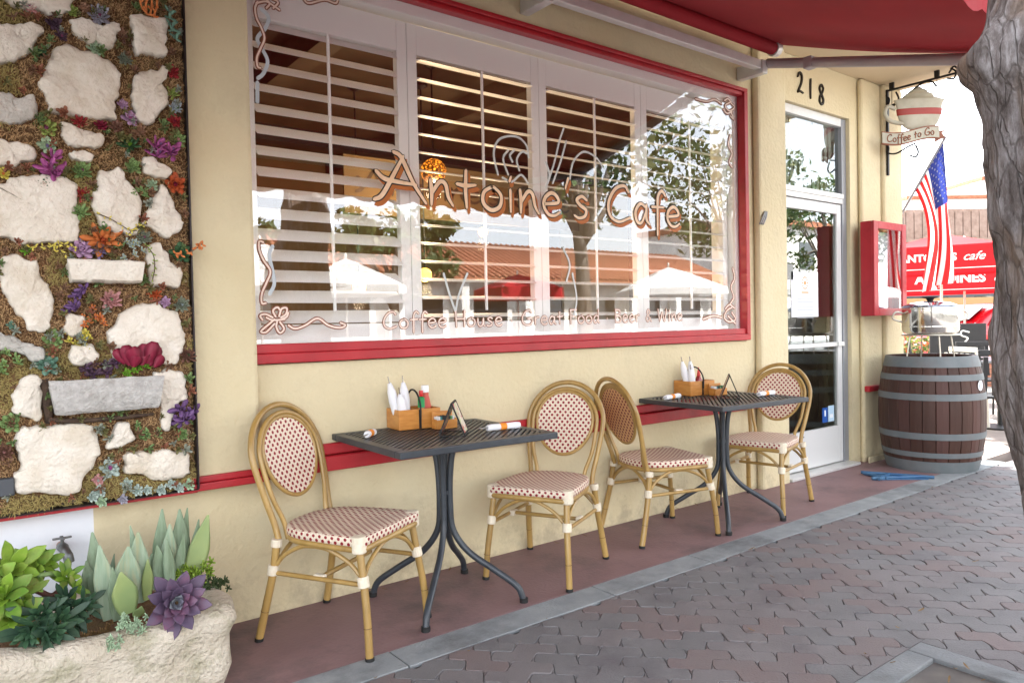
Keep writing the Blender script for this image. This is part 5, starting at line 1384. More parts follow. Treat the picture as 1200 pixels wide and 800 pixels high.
mb = MB(); mb.add([(a-to[0], b-to[1], c) for a, b, c in V], F); mb.build('trough', trm, tr, smooth=True)
mb = MB(); NXs, NYs = 80, 20
mb.add([(TX0+.08+(TX1-TX0-.16)*i/NXs-to[0], TY0+.08+(TY1-TY0-.16)*j/NYs-to[1], .262+.025*noise.noise((i*.25, j*.4, 2))+.01*noise.noise((i*1., j*1.3, 2))) for j in range(NYs+1) for i in range(NXs+1)],
       [(j*(NXs+1)+i, j*(NXs+1)+i+1, (j+1)*(NXs+1)+i+1, (j+1)*(NXs+1)+i) for j in range(NYs) for i in range(NXs)]); mb.build('soil', coir, tr, smooth=True)

# plants in the trough: each leaf that shows is a part
def leaf_part(root, name, m, base, tip, width, thick, bend=0., upv=Vector((0, -1, .3)), pointed=True, secs=7, tipm=None):
    base, tip = Vector(base), Vector(tip); d = (tip-base); L_ = d.length; d.normalize()
    side = d.cross(upv).normalized(); nn = side.cross(d).normalized()
    mb = MB(); k = 8
    for i in range(secs+1):
        t = i/secs
        w = width*(.42+.58*math.sin(PI*(t*.66+.06)))*(1-.80*t**6) if not pointed else width*(.5+.75*t*(1-t)*2.0)*(1-max(0, t-.55)**1.4*2.45)
        w = max(w, width*.02); th = thick*(1-t*.85)
        c = base+d*(L_*t)+nn*(bend*L_*math.sin(PI*t*.5)**2)
        for j in range(k):
            a = 2*PI*j/k; mb.v.append(tuple(c+side*(w*.5*math.cos(a))+nn*(th*.5*math.sin(a)+.35*w*.3*(math.cos(a)**2))))
    for i in range(secs):
        for j in range(k): mb.f.append((i*k+j, i*k+(j+1) % k, (i+1)*k+(j+1) % k, (i+1)*k+j)); mb.m.append(1 if tipm and i == secs-1 else 0)
    mb.v.append(tuple(c+d*(width*(.10 if not pointed else .02)))); ic = len(mb.v)-1
    for j in range(k): mb.f.append((secs*k+j, secs*k+(j+1) % k, ic)); mb.m.append(1 if tipm else 0)
    return mb.build(name, [m, tipm] if tipm else m, root, smooth=True)
AW_ = .86
agm = [M('agave_grey_green', (.17,.24,.14), .6, col2=(.27,.35,.24), scale=7, stretch=(9,9,1), spec=.35, col3=(.13,.16,.09), s3=5), M('agave_pale_green', (.34,.42,.30), .6, col2=(.24,.33,.22), scale=7, stretch=(9,9,1), spec=.35, col3=(.38,.36,.20), s3=5), M('agave_yellow_green', (.30,.36,.13), .5, col2=(.22,.30,.12), scale=6, spec=.4)]
orange_tip = M('orange_leaf_tip', (.65,.17,.05), .6)
def upright(name, label, leaves, loc, z0=.28):
    t = empty(name, loc, 0, label, 'succulent', 'large succulents in the stone planter'); L0 = Vector(loc)
    for (bx_, by_), (tx_, ty_), w, m, yy, bend in leaves:
        b = on(bx_, by_, 1, yy); tp_ = on(tx_, ty_, 1, yy-.02)
        leaf_part(t, 'leaf', agm[m], b-L0, tp_-L0, w*AW_, .012, bend, tipm=orange_tip if m == 2 and tx_ == 142 else None)
    return t
upright('paddle_leaf_plant', 'tall grey green pointed leaves standing in the planter, left group', [
    ((118,716),(107,622),.085,0,-.30,.05), ((128,725),(117,640),.085,1,-.38,-.05), ((133,722),(122,655),.06,0,-.36,0), ((137,726),(130,662),.055,0,-.40,.1),
    ((106,700),(100,655),.06,0,-.30,.1), ((127,700),(135,652),.03,0,-.28,-.2)], (.30,-.34,.3))
upright('paddle_leaf_plant', 'broad pale leaves with one orange-tipped yellow leaf, middle of the planter', [
    ((150,718),(141,670),.105,2,-.44,.02), ((146,710),(150,640),.12,1,-.36,.02), ((160,706),(162,624),.105,1,-.33,-.02), ((168,704),(152,615),.05,0,-.28,.02),
    ((160,722),(166,706),.05,2,-.44,.3), ((176,690),(178,648),.07,0,-.30,0), ((172,702),(173,655),.05,2,-.34,0)], (.42,-.36,.3))
upright('paddle_leaf_plant', 'tallest green pointed leaves in the planter, right group against the cream wall', [
    ((186,690),(190,596),.075,0,-.22,0), ((196,694),(199,614),.085,1,-.26,0), ((190,692),(183,638),.075,0,-.30,.05), ((200,692),(196,632),.055,0,-.32,-.05), ((212,680),(211,597),.09,0,-.20,-.03),
    ((210,676),(219,594),.05,0,-.18,.03), ((220,690),(245,605),.10,2,-.27,-.08), ((222,680),(233,608),.05,0,-.2,0), ((205,690),(216,625),.05,0,-.28,0)], (.60,-.26,.3))
# large purple echeveria
ech_m = M('purple_echeveria', (.075,.05,.09), .5, col2=(.13,.085,.135), scale=14, col3=(.19,.055,.10), s3=9, spec=.4)
ech_c = M('echeveria_heart', (.22,.27,.26), .42, col2=(.18,.17,.22), scale=20)
q = on(207, 706, 1, -.585); ech = empty('purple_echeveria', q, 0, 'large dusky purple rosette hanging over the planter front rim', 'succulent', 'large succulents in the stone planter')
ax = Vector((-.10, -1, .30)).normalized(); t1 = ax.cross(Vector((0, 0, 1))).normalized(); t2 = ax.cross(t1)
NE = 34; RE = .108
for k in range(NE):
    f = (k+1)/NE; a = k*2.39996; el = (1-f)*1.3+.10; rad = t1*math.cos(a)+t2*math.sin(a)
    d = (rad*math.cos(el)+ax*math.sin(el)).normalized(); L_ = RE*(.22+.78*f**.9)
    upv = (ax*math.cos(el)-rad*math.sin(el))
    leaf_part(ech, 'leaf', ech_m if f > .27 else ech_c, rad*.008-ax*.02*f, rad*.008-ax*.02*f+d*L_, .028+.022*f, .006, .12, upv, pointed=False if f > .3 else True, secs=7)
# bright green aeonium heads on a brown branch, dark green aeoniums
def head(root, px, py, yy, R, n, ms, axis, seed, wid=.5):
    c = on(px, py, 1, yy)-root.location; rr = random.Random(seed); ax = Vector(axis).normalized(); t1 = ax.cross(Vector((.1, .3, 1))).normalized(); t2 = ax.cross(t1)
    for k in range(n):
        f = (k+1)/n; a = k*2.39996; el = (1-f)*1.2+.18; rad = t1*math.cos(a)+t2*math.sin(a)
        d = (rad*math.cos(el)+ax*math.sin(el)).normalized(); upv = ax*math.cos(el)-rad*math.sin(el); b = c+rad*.006
        m = ms[min(2, int(f*2.2+rr.random()))]
        leaf_part(root, 'leaf', m, b, b+(d+Vector((rr.uniform(-.12, .12), 0, rr.uniform(-.12, .12)))).normalized()*R*(.3+.7*f)*rr.uniform(.8, 1.15), R*wid*(.5+.5*f)*rr.uniform(.85, 1.15), .004, rr.uniform(.05, .3), upv, pointed=False, secs=6)
aeon = [M('aeonium_pale_green', (.30,.42,.07), .5, col2=(.24,.38,.05), scale=30, spec=.4, transl=.12), M('aeonium_bright_green', (.20,.36,.03), .5, col2=(.28,.40,.06), scale=30, spec=.4, transl=.12, col3=(.16,.22,.04), s3=12), M('aeonium_deep_green', (.12,.25,.03), .5, col2=(.19,.30,.05), scale=30, spec=.4, transl=.1, col3=(.25,.20,.06), s3=14)]
aeond = [M('aeonium_mid_dark', (.05,.12,.055), .5, col2=(.07,.15,.07), scale=30, spec=.4), M('aeonium_dark_green', (.03,.075,.04), .5, col2=(.05,.11,.05), scale=30, spec=.45), M('aeonium_darkest', (.02,.05,.03), .5, col2=(.04,.08,.04), scale=30, spec=.4)]
q = on(25, 690, 1, -.35); ae = empty('green_aeonium', q, 0, 'bright lime green rosettes spilling up at the left end of the planter', 'succulent', 'large succulents in the stone planter')
for px, py, yy, R, sd in ((12, 668, -.36, .115, 1), (34, 668, -.32, .105, 2), (2, 700, -.46, .12, 3), (16, 722, -.46, .10, 4), (50, 660, -.28, .07, 5), (-22, 690, -.40, .12, 6), (22, 700, -.42, .08, 8)):
    head(ae, px, py, yy, R, 15, aeon, (rnd.uniform(-.4, .5), -1, rnd.uniform(.2, .9)), sd, .42)
q = on(77, 680, 1, -.35); ae2 = empty('green_aeonium', q, 0, 'small bright green rosette on a brown branch before the white wall', 'succulent', 'large succulents in the stone planter')
head(ae2, 77, 676, -.33, .062, 16, aeon, (.2, -1, .7), 9, .42)
head(ae2, 88, 690, -.37, .045, 12, aeon, (.4, -1, .5), 11, .42)
MB().tube(smooth_path([on(28, 686, 1, -.40)-ae2.location, on(45, 692, 1, -.36)-ae2.location, on(60, 698, 1, -.34)-ae2.location, on(72, 690, 1, -.34)-ae2.location], 5), .010, 8).build('branch', M('red_brown_branch', (.13,.055,.04), .8), ae2, smooth=True)
MB().tube(smooth_path([on(45, 674, 1, -.36)-ae2.location, on(58, 672, 1, -.34)-ae2.location, on(68, 672, 1, -.33)-ae2.location], 5), .008, 8).build('branch', P_['green'], ae2, smooth=True)
q = on(60, 730, 1, -.48); ae3 = empty('dark_aeonium', q, 0, 'dark green leafy rosettes drooping over the planter front, lower left', 'succulent', 'large succulents in the stone planter')
for px, py, yy, R, sd in ((42, 735, -.52, .095, 21), (58, 742, -.54, .09, 22), (70, 728, -.50, .085, 23), (84, 712, -.46, .085, 24), (98, 708, -.42, .075, 25), (50, 718, -.50, .085, 26), (30, 745, -.52, .07, 27), (76, 702, -.42, .07, 28), (90, 728, -.46, .06, 29)):
    head(ae3, px, py, yy, R, 15, aeond, (rnd.uniform(-.5, .5), -1, rnd.uniform(-.1, .7)), sd, .30)
def tuft(name, spots, R, n, m, label, seed):
    mb = MB(); rr = random.Random(seed); c0 = on(spots[0][0], spots[0][1], 1, spots[0][2])
    for px, py, yy in spots:
        c = on(px, py, 1, yy)-c0
        for q_ in range(n): rosette(mb, c+Vector((rr.uniform(-1, 1), rr.uniform(-.6, .6), rr.uniform(-.6, .6)))*R*1.4, R, Vector((rr.uniform(-.7, .7), -1, rr.uniform(0, 1.2))), 12, False, .4, .2, None, rr.randint(0, 999), cup=.1)
    o = mb.build(name, m, None, smooth=True, loc=c0); return tag(o, label, 'succulent', 'large succulents in the stone planter')
tuft('sedum_clump', [(143,730,-.57), (155,732,-.58), (165,728,-.57), (150,722,-.55), (160,738,-.60), (134,748,-.61), (132,757,-.62)], .014, 6, P_['mint'], 'mint green tiny-leaved sedum between the planter rim and the purple rosette', 4)
tuft('sedum_clump', [(213,668,-.30), (222,676,-.32), (232,668,-.30), (242,662,-.28), (228,682,-.34), (238,672,-.3)], .022, 5, leafm('yellow_green_tuft', (.22,.33,.04)), 'yellow green leafy tufts behind the purple rosette', 5)
tuft('sedum_clump', [(240,688,-.34), (250,682,-.32), (258,680,-.30), (246,694,-.36), (235,692,-.36), (262,684,-.3)], .018, 5, leafm('dark_tuft', (.06,.09,.035)), 'dark green tuft at the right end of the planter', 6)
tuft('dry_moss', [(110,742,-.50), (122,738,-.50), (100,745,-.52), (130,733,-.48)], .012, 5, M('dry_moss', (.16,.09,.03), .95), 'dry brown moss clump on the soil before the tall leaves', 7)

# ================================================================== STREET TREE (grey trunk at the right edge)
def displaced_trunk(path, radii, name, m, parent, seed, off, seg=120, per=20, ridge=.018):
    P = smooth_path(path, per); R_ = []
    k = len(path)
    for i in range(len(P)):
        t = i/per; a = min(int(t), k-2); f = t-a; R_.append(radii[a]*(1-f)+radii[a+1]*f)
    mb = MB(); n = seg
    for p, q in zip(P, R_):
        for j in range(seg): mb.v.append((p.x+q*math.cos(2*PI*j/seg), p.y+q*math.sin(2*PI*j/seg), p.z))
    for i in range(len(P)-1):
        for j in range(seg): mb.f.append((i*n+j, i*n+(j+1) % n, (i+1)*n+(j+1) % n, (i+1)*n+j)); mb.m.append(0)
    V = mb.v; out = []
    for i, p in enumerate(P):
        for j in range(n):
            v = Vector(V[i*n+j]); d = (v-p).normalized(); a = 2*PI*j/n; z = v.z
            cr = noise.noise((math.cos(a)*3.2, math.sin(a)*3.2, z*1.6+seed)); big = noise.noise((math.cos(a)*1.1, math.sin(a)*1.1, z*2.2+seed*2))
            w = math.sin(a*11+noise.noise((math.cos(a)*2, math.sin(a)*2, z*2.5))*5+noise.noise((math.cos(a)*6, math.sin(a)*6, z*7))*1.6+z*1.5)
            fine = noise.noise((v.x*30, v.y*30, v.z*9))
            v = v+d*(big*.045+cr*.02-ridge*.55*max(0, 1-abs(w)*2.2)+fine*.014-.012)
            out.append((v.x-off[0], v.y-off[1], v.z-off[2]))
    mb.v = out; return mb.build(name, m, parent, smooth=True)
def bark_mat():
    m = bpy.data.materials.new('weathered_grey_bark'); MATS['bark'] = m; m.use_nodes = True; n = m.node_tree.nodes; L = m.node_tree.links; b = n['Principled BSDF']
    tc = n.new('ShaderNodeTexCoord'); mp = n.new('ShaderNodeMapping'); mp.inputs['Scale'].default_value = (1, 1, .22); L.new(tc.outputs['Object'], mp.inputs[0])
    n1 = n.new('ShaderNodeTexNoise'); n1.inputs['Scale'].default_value = 34; n1.inputs['Detail'].default_value = 10; n1.inputs['Roughness'].default_value = .75; L.new(mp.outputs[0], n1.inputs['Vector'])
    vo = n.new('ShaderNodeTexVoronoi'); vo.feature = 'DISTANCE_TO_EDGE'; vo.inputs['Scale'].default_value = 30
    nd = n.new('ShaderNodeTexNoise'); nd.inputs['Scale'].default_value = 9; nd.inputs['Detail'].default_value = 5; L.new(mp.outputs[0], nd.inputs['Vector'])
    va = n.new('ShaderNodeVectorMath'); va.operation = 'MULTIPLY_ADD'; va.inputs[1].default_value = (.09, .09, .05); L.new(nd.outputs['Color'], va.inputs[0]); L.new(mp.outputs[0], va.inputs[2]); L.new(va.outputs[0], vo.inputs['Vector'])
    cr_ = n.new('ShaderNodeMapRange'); cr_.inputs[1].default_value = -.05; cr_.inputs[2].default_value = .07; L.new(vo.outputs['Distance'], cr_.inputs[0])
    r = n.new('ShaderNodeValToRGB'); e = r.color_ramp.elements; e[0].position = .34; e[0].color = (.07,.052,.045,1); e[1].position = .62; e[1].color = (.40,.37,.37,1); q = e.new(.49); q.color = (.21,.18,.172,1)
    L.new(n1.outputs[0], r.inputs[0])
    n2 = n.new('ShaderNodeTexNoise'); n2.inputs['Scale'].default_value = 5; n2.inputs['Detail'].default_value = 5; L.new(mp.outputs[0], n2.inputs['Vector'])
    mr = n.new('ShaderNodeMapRange'); mr.inputs[1].default_value = .48; mr.inputs[2].default_value = .62; L.new(n2.outputs[0], mr.inputs[0])
    mx = n.new('ShaderNodeMix'); mx.data_type = 'RGBA'; mx.inputs[7].default_value = (.27,.18,.12,1); L.new(mr.outputs[0], mx.inputs[0]); L.new(r.outputs[0], mx.inputs[6])
    mc = n.new('ShaderNodeMix'); mc.data_type = 'RGBA'; mc.inputs[6].default_value = (.09,.07,.06,1); L.new(cr_.outputs[0], mc.inputs[0]); L.new(mx.outputs[2], mc.inputs[7]); L.new(mc.outputs[2], b.inputs['Base Color'])
    ad = n.new('ShaderNodeMath'); ad.operation = 'MULTIPLY_ADD'; ad.inputs[1].default_value = .5; L.new(cr_.outputs[0], ad.inputs[0]); L.new(n1.outputs[0], ad.inputs[2])
    b.inputs['Roughness'].default_value = .9
    bp = n.new('ShaderNodeBump'); bp.inputs['Strength'].default_value = 1; bp.inputs['Distance'].default_value = .02; L.new(ad.outputs[0], bp.inputs['Height']); L.new(bp.outputs[0], b.inputs['Normal'])
    return m
bark = bark_mat()
TB = (2.52, -2.45, -.05)
st = empty('street_tree', TB, 0, 'thick grey furrowed tree trunk at the right edge, leaning towards the cafe', 'tree')
SIL = [(900,1232,.24), (800,1222,.22), (700,1212,.20), (640,1206,.195), (590,1199,.195), (530,1184,.20), (480,1180,.20), (430,1174,.20), (380,1175,.20), (330,1174,.205), (290,1168,.21), (250,1158,.21), (200,1156,.21), (160,1155,.21), (130,1153,.205), (100,1143,.21), (68,1126,.215), (40,1140,.21), (5,1160,.20), (-60,1164,.19), (-160,1166,.17), (-300,1170,.15)]
TD = 1.86
tpth = [at(sx-8+r_*FPX/TD*1.22, y_, TD) for y_, sx, r_ in SIL]; tpth[0].z = -.05
tpth += [Vector((2.25, -2.6, 3.3)), Vector((2.2, -2.7, 4.0))]
displaced_trunk(tpth, [r_ for _, _, r_ in SIL]+[.14, .12], 'trunk', bark, st, 3, TB, per=8)
displaced_trunk([at(1292, 520, 1.90), at(1288, 380, 1.80), at(1288, 200, 1.70), at(1305, 60, 1.72), at(1350, -80, 1.8), Vector((3.2, -3.2, 3.9))], [.05, .10, .135, .13, .11, .07], 'limb', bark, st, 8, TB, 48, 14)
def leaves_np(seed, centers, radii, npc, size, mats_n=2):
    g = np.random.default_rng(seed); C_ = np.repeat(np.array(centers), npc, axis=0); R_ = np.repeat(np.array(radii), npc)
    d = g.normal(size=C_.shape); d /= np.linalg.norm(d, axis=1)[:, None]; rr_ = R_*g.random(len(R_))**.45
    P = C_+d*rr_[:, None]*np.array([1, 1, .7]); a = g.normal(size=P.shape); a /= np.linalg.norm(a, axis=1)[:, None]
    b = np.cross(a, g.normal(size=P.shape)); b /= np.linalg.norm(b, axis=1)[:, None]; s = size*(.6+.8*g.random(len(P)))[:, None]
    V = np.stack([P-a*s, P+b*s*.45, P+a*s, P-b*s*.45], 1).reshape(-1, 3); F = np.arange(len(V)).reshape(-1, 4)
    return V, F, g.integers(0, mats_n, len(F))
fol = [M('foliage_dark', (.045,.085,.02), .6, transl=.25), M('foliage_mid', (.08,.13,.03), .6, transl=.25), M('foliage_olive', (.12,.13,.035), .6, transl=.25)]
branch_m = M('branch_bark', (.13,.10,.08), .9, col2=(.2,.17,.14), scale=12, bump=.5)
def crown(root, cs_, rs, npc, size, seed, mats=fol):
    V, F, mi = leaves_np(seed, cs_, rs, npc, size, len(mats)); me = bpy.data.meshes.new('crown')
    me.vertices.add(len(V)); me.vertices.foreach_set('co', V.astype(np.float32).ravel()); me.loops.add(F.size); me.loops.foreach_set('vertex_index', F.ravel().astype(np.int32))
    me.polygons.add(len(F)); me.polygons.foreach_set('loop_start', np.arange(0, F.size, 4, dtype=np.int32)); me.polygons.foreach_set('loop_total', np.full(len(F), 4, dtype=np.int32))
    for m in mats: me.materials.append(m)
    me.polygons.foreach_set('material_index', mi.astype(np.int32)); me.update(calc_edges=True)
    o = bpy.data.objects.new('crown', me); COL.objects.link(o); o.parent = root; return o
def tree(x, y, h, cr, tr_, seed, label, npc=60, ncl=34, size=.09, squash=.75, z0=-.3, cat='tree', group=None, mats=fol):
    t = empty('street_tree', (x, y, z0), 0, label, cat, group); r = random.Random(seed)
    P = [(0, 0, 0), (r.uniform(-.1, .1), r.uniform(-.1, .1), h*.3), (r.uniform(-.3, .3), r.uniform(-.3, .3), h*.6), (r.uniform(-.4, .4), r.uniform(-.4, .4), h*.9)]
    MB().tube(smooth_path(P, 6), [tr_*(1-.75*i/18) for i in range(19)], 12).build('trunk', branch_m, t, smooth=True)
    cc = h-cr*squash; cs_ = []; rs = []
    lb = MB()
    for k in range(ncl):
        u = r.uniform(-1, 1); a = r.uniform(0, 2*PI); q = math.sqrt(1-u*u)*r.uniform(.55, 1)
        c = (cr*q*math.cos(a), cr*q*math.sin(a), cc+cr*squash*u*r.uniform(.6, 1)); cs_.append(c); rs.append(cr*r.uniform(.16, .32))
        if k % 2 == 0: lb.tube(smooth_path([(P[1][0], P[1][1], h*.38), (c[0]*.4, c[1]*.4, cc*.8), c], 4), [tr_*.35*(1-.85*i/8) for i in range(9)], 6)
    lb.build('limb', branch_m, t, smooth=True)
    crown(t, cs_, rs, npc, size, seed, mats); return t
# crown of the near street tree, above the picture
r = random.Random(5); cs_ = [(r.uniform(-2.6, 2.8), r.uniform(-2.3, 1.1), r.uniform(4.6, 6.6)) for _ in range(42)]; crown(st, cs_, [r.uniform(.45, .8) for _ in cs_], 70, .06, 12)
lb = MB()
for c in cs_[::2]: lb.tube(smooth_path([(2.2-2.52, -.25, 3.9), (c[0]*.4, c[1]*.5, 4.5), c], 4), [.06*(1-.8*i/8) for i in range(9)], 6)
lb.build('branches', branch_m, st, smooth=True)

# ================================================================== BEHIND, RIGHT: patio with umbrellas
def bfont(text, size, m, name, parent, T, extrude=.002, shear=0.0, bold=0.0):
    cu = bpy.data.curves.new(name, 'FONT'); cu.body = text; cu.size = size; cu.extrude = extrude; cu.offset = bold; cu.shear = shear; cu.align_x = 'CENTER'; cu.align_y = 'CENTER'; cu.resolution_u = 3
    tmp = bpy.data.objects.new(name, cu); COL.objects.link(tmp); bpy.context.view_layer.update()
    me = bpy.data.meshes.new_from_object(tmp.evaluated_get(bpy.context.evaluated_depsgraph_get())); bpy.data.objects.remove(tmp)
    me.transform(T); me.materials.clear(); me.materials.append(m)
    o = bpy.data.objects.new(name, me); COL.objects.link(o); o.parent = parent; return o
umred = M('umbrella_red_canvas', (.55,.012,.02), .75, transl=.35); umwhite = M('umbrella_white_print', (.8,.8,.78), .7); polem = M('white_umbrella_pole', (.72,.68,.6), .45)
def parasol(loc, rz, hw, zr, zp, val, canvas, label, text=None, group=None, pole=polem, segs=4, ribs=True):
    t = empty('patio_umbrella', loc, rz, label, 'umbrella', group)
    MB().tube([(0, 0, 0), (0, 0, zp)], .022, 12).build('pole', pole, t, smooth='auto')
    MB().lathe([(.01, 0), (.035, .02), (.02, .05), (.03, .07), (.004, .10)], 14, (0, 0, zp)).build('finial', pole, t, smooth=True)
    MB().lathe([(.26, 0), (.26, .05), (.04, .07), (.04, .25)], 24).build('base', iron, t, smooth='auto')
    mb = MB(); N = 12; rad = hw/math.cos(PI/segs)
    cor = [(rad*math.cos(PI/segs+2*PI*k/segs), rad*math.sin(PI/segs+2*PI*k/segs)) for k in range(segs)]
    for k in range(segs):
        a, b = cor[k], cor[(k+1) % segs]; V = []
        for i in range(N+1):
            f = i/N; z = zp-.02-(zp-zr)*(f**1.15)
            for j in range(9):
                u = j/8; sag = -.05*f*math.sin(PI*u)*0-.03*math.sin(PI*f)*math.sin(PI*u)
                V.append(((a[0]+(b[0]-a[0])*u)*f, (a[1]+(b[1]-a[1])*u)*f, z+sag))
        mb.add(V, [(i*9+j, (i+1)*9+j, (i+1)*9+j+1, i*9+j+1) for i in range(N) for j in range(8)])
    mb.build('canopy', canvas, t, smooth='auto')
    mb = MB()
    for k in range(segs):
        a, b = cor[k], cor[(k+1) % segs]
        mb.add([(a[0], a[1], zr), (b[0], b[1], zr), (b[0]*1.012, b[1]*1.012, zr-val), (a[0]*1.012, a[1]*1.012, zr-val)], [(0, 1, 2, 3)])
    mb.build('valance', canvas, t)
    if ribs:
        for k in range(segs): MB().tube([(0, 0, zp-.06), (cor[k][0]*.985, cor[k][1]*.985, zr-.015)], .011, 6).build('rib', pole, t)
    if text:
        for side in range(segs):
            ang = 2*PI*(side+1)/segs
            T = Matrix.Rotation(ang+PI/2, 4, 'Z') @ Matrix.Translation((0, -hw*1.012-.006, zr-val*.52)) @ Matrix.Rotation(PI/2, 4, 'X')
            bfont('ANTOINES', .195*hw, umwhite, 'valance_lettering', t, T @ Matrix.Translation((-.22*hw, .02, 0)), bold=.008*hw)
            bfont('cafe', .22*hw, umwhite, 'valance_lettering', t, T @ Matrix.Translation((.52*hw, .02, 0)), shear=.4, bold=.002)
            mb = MB(); mb.box((-hw*.96, -hw*1.012-.009, zr-val+.035), (hw*.96, -hw*1.012-.004, zr-val+.048), T=Matrix.Rotation(ang+PI/2, 4, 'Z')); mb.build('valance_border', umwhite, t)
    return t
ub = at(1131, 440, 16.0); parasol((ub.x, ub.y, 0), math.radians(22), 1.30, 2.20, 2.84, .50, umred, 'red umbrella with ANTOINES cafe valance, lower right one on a pale pole behind the trunk', True, 'red patio umbrellas')
ua = at(1104, 440, 12.8); parasol((ua.x, ua.y, 0), math.radians(22), .86, 2.36, 2.64, .42, umred, 'smaller red umbrella in front, upper left one, half behind the flag and menu box', True, 'red patio umbrellas')
# black patio table and chairs
blackm = M('black_patio_metal', (.009,.009,.01), .45)
def ptable(px, depth, label, r=.4):
    c = at(px, 413, depth); t = empty('patio_table', (c.x, c.y, 0), .3, label, 'table', 'patio tables behind the barrel')
    MB().lathe([(r, .715), (r+.01, .73), (r, .742)], 32).build('tabletop', M('grey_tabletop', (.16,.17,.19), .3), t, smooth='auto')
    MB().tube([(0, 0, .02), (0, 0, .715)], .03, 12).build('pedestal', blackm, t, smooth='auto')
    MB().lathe([(.25, 0), (.25, .015), (.04, .03)], 24).build('base', blackm, t, smooth='auto'); return t
ptable(1108, 8.1, 'round grey topped patio table just behind the barrel'); ptable(1172, 7.9, 'patio table at the trunk edge, black chair in front of it', .45)
def pchair(x, y, rz, m, label, white=False):
    t = empty('patio_chair', (x, y, 0), rz, label, 'chair', None if white else 'black patio chairs')
    for sx in (-1, 1):
        MB().tube([(.20*sx, -.20, 0), (.19*sx, -.17, .44)], .013, 8).build('leg', m, t, smooth='auto')
        MB().tube([(.20*sx, .22, 0), (.19*sx, .17, .44), (.19*sx, .24, .88)], .013, 8).build('leg', m, t, smooth='auto')
    MB().box((-.21, -.2, .43), (.21, .19, .455)).build('seat', m, t, bevel=.008)
    for k in range(5): MB().box((-.18+.08*k, .20, .5), (-.14+.08*k, .212, .86), T=Matrix.Rotation(-.12, 4, 'X')).build('back_slat', m, t)
    MB().box((-.2, .225, .84), (.2, .25, .89)).build('top_rail', m, t, bevel=.004); return t
for px, d, a, l in ((1165, 7.0, 2.2, 'black patio chair right of the barrel, partly behind the trunk'), (1150, 8.8, -.9, 'black patio chair behind the grey table, left of the red car'), (1090, 9.4, .4, 'black patio chair beyond the steel pot')):
    c = at(px, 440, d); pchair(c.x, c.y, a, blackm, l)
c = at(1154, 478, 7.6); wc = pchair(c.x, c.y, 1.0, M('white_resin', (.7,.68,.62), .5), 'white slatted folding chair between the barrel and the trunk', True)
# black A-board with chalk mark
c = at(1122, 400, 10.2); sb = empty('chalk_board', (c.x, c.y, 0), -.9, 'black standing board with white mark behind the pot stand', 'board')
MB().box((-.35, -.02, .05), (.35, .02, 1.1)).build('board', blackm, sb, bevel=.006)
mb = MB(); mb.tube(smooth_path([(.14, -.024, .98), (.05, -.024, 1.0), (.04, -.024, .94), (.12, -.024, .90), (.08, -.024, .84)], 4), .012, 6); mb.build('chalk_mark', umwhite, sb)
# low brick planter wall and shrubs behind the pot
brickm = M('patio_brick', (.33,.13,.08), .85, col2=(.42,.2,.13), scale=20)
c = at(1062, 410, 11.5); pw = empty('brick_planter', (c.x, c.y, 0), -.75, 'low brick planter with shrubs behind the barrel, at the building corner', 'planter'); 
MB().box((-1.2, -.2, 0), (1.5, .2, .62)).build('core', mortar, pw)
bme = None
for row in range(8):
    for k in range(13):
        x = -1.2+k*.208+(.1 if row % 2 else 0)
        if bme is None: o = MB().box((0, -.012, 0), (.198, 0, .066)).build('brick', brickm, pw, bevel=.003); bme = o.data
        else: o = bpy.data.objects.new('brick', bme); COL.objects.link(o); o.parent = pw
        o.location = (x, -.2005, .01+row*.076)
sh = empty('shrub', (c.x, c.y, .6), 0, 'small orange and green shrub in the brick planter', 'shrub')
crown(sh, [(x, 0, z) for x in (-.7, -.3, .1, .5, .9) for z in (.05, .2)], [.22]*10, 60, .05, 31, [fol[1], fol[2], P_['lime'], P_['ored']]); MB().tube([(0, 0, -.05), (0, 0, .15)], .02, 6).build('stem', branch_m, sh)
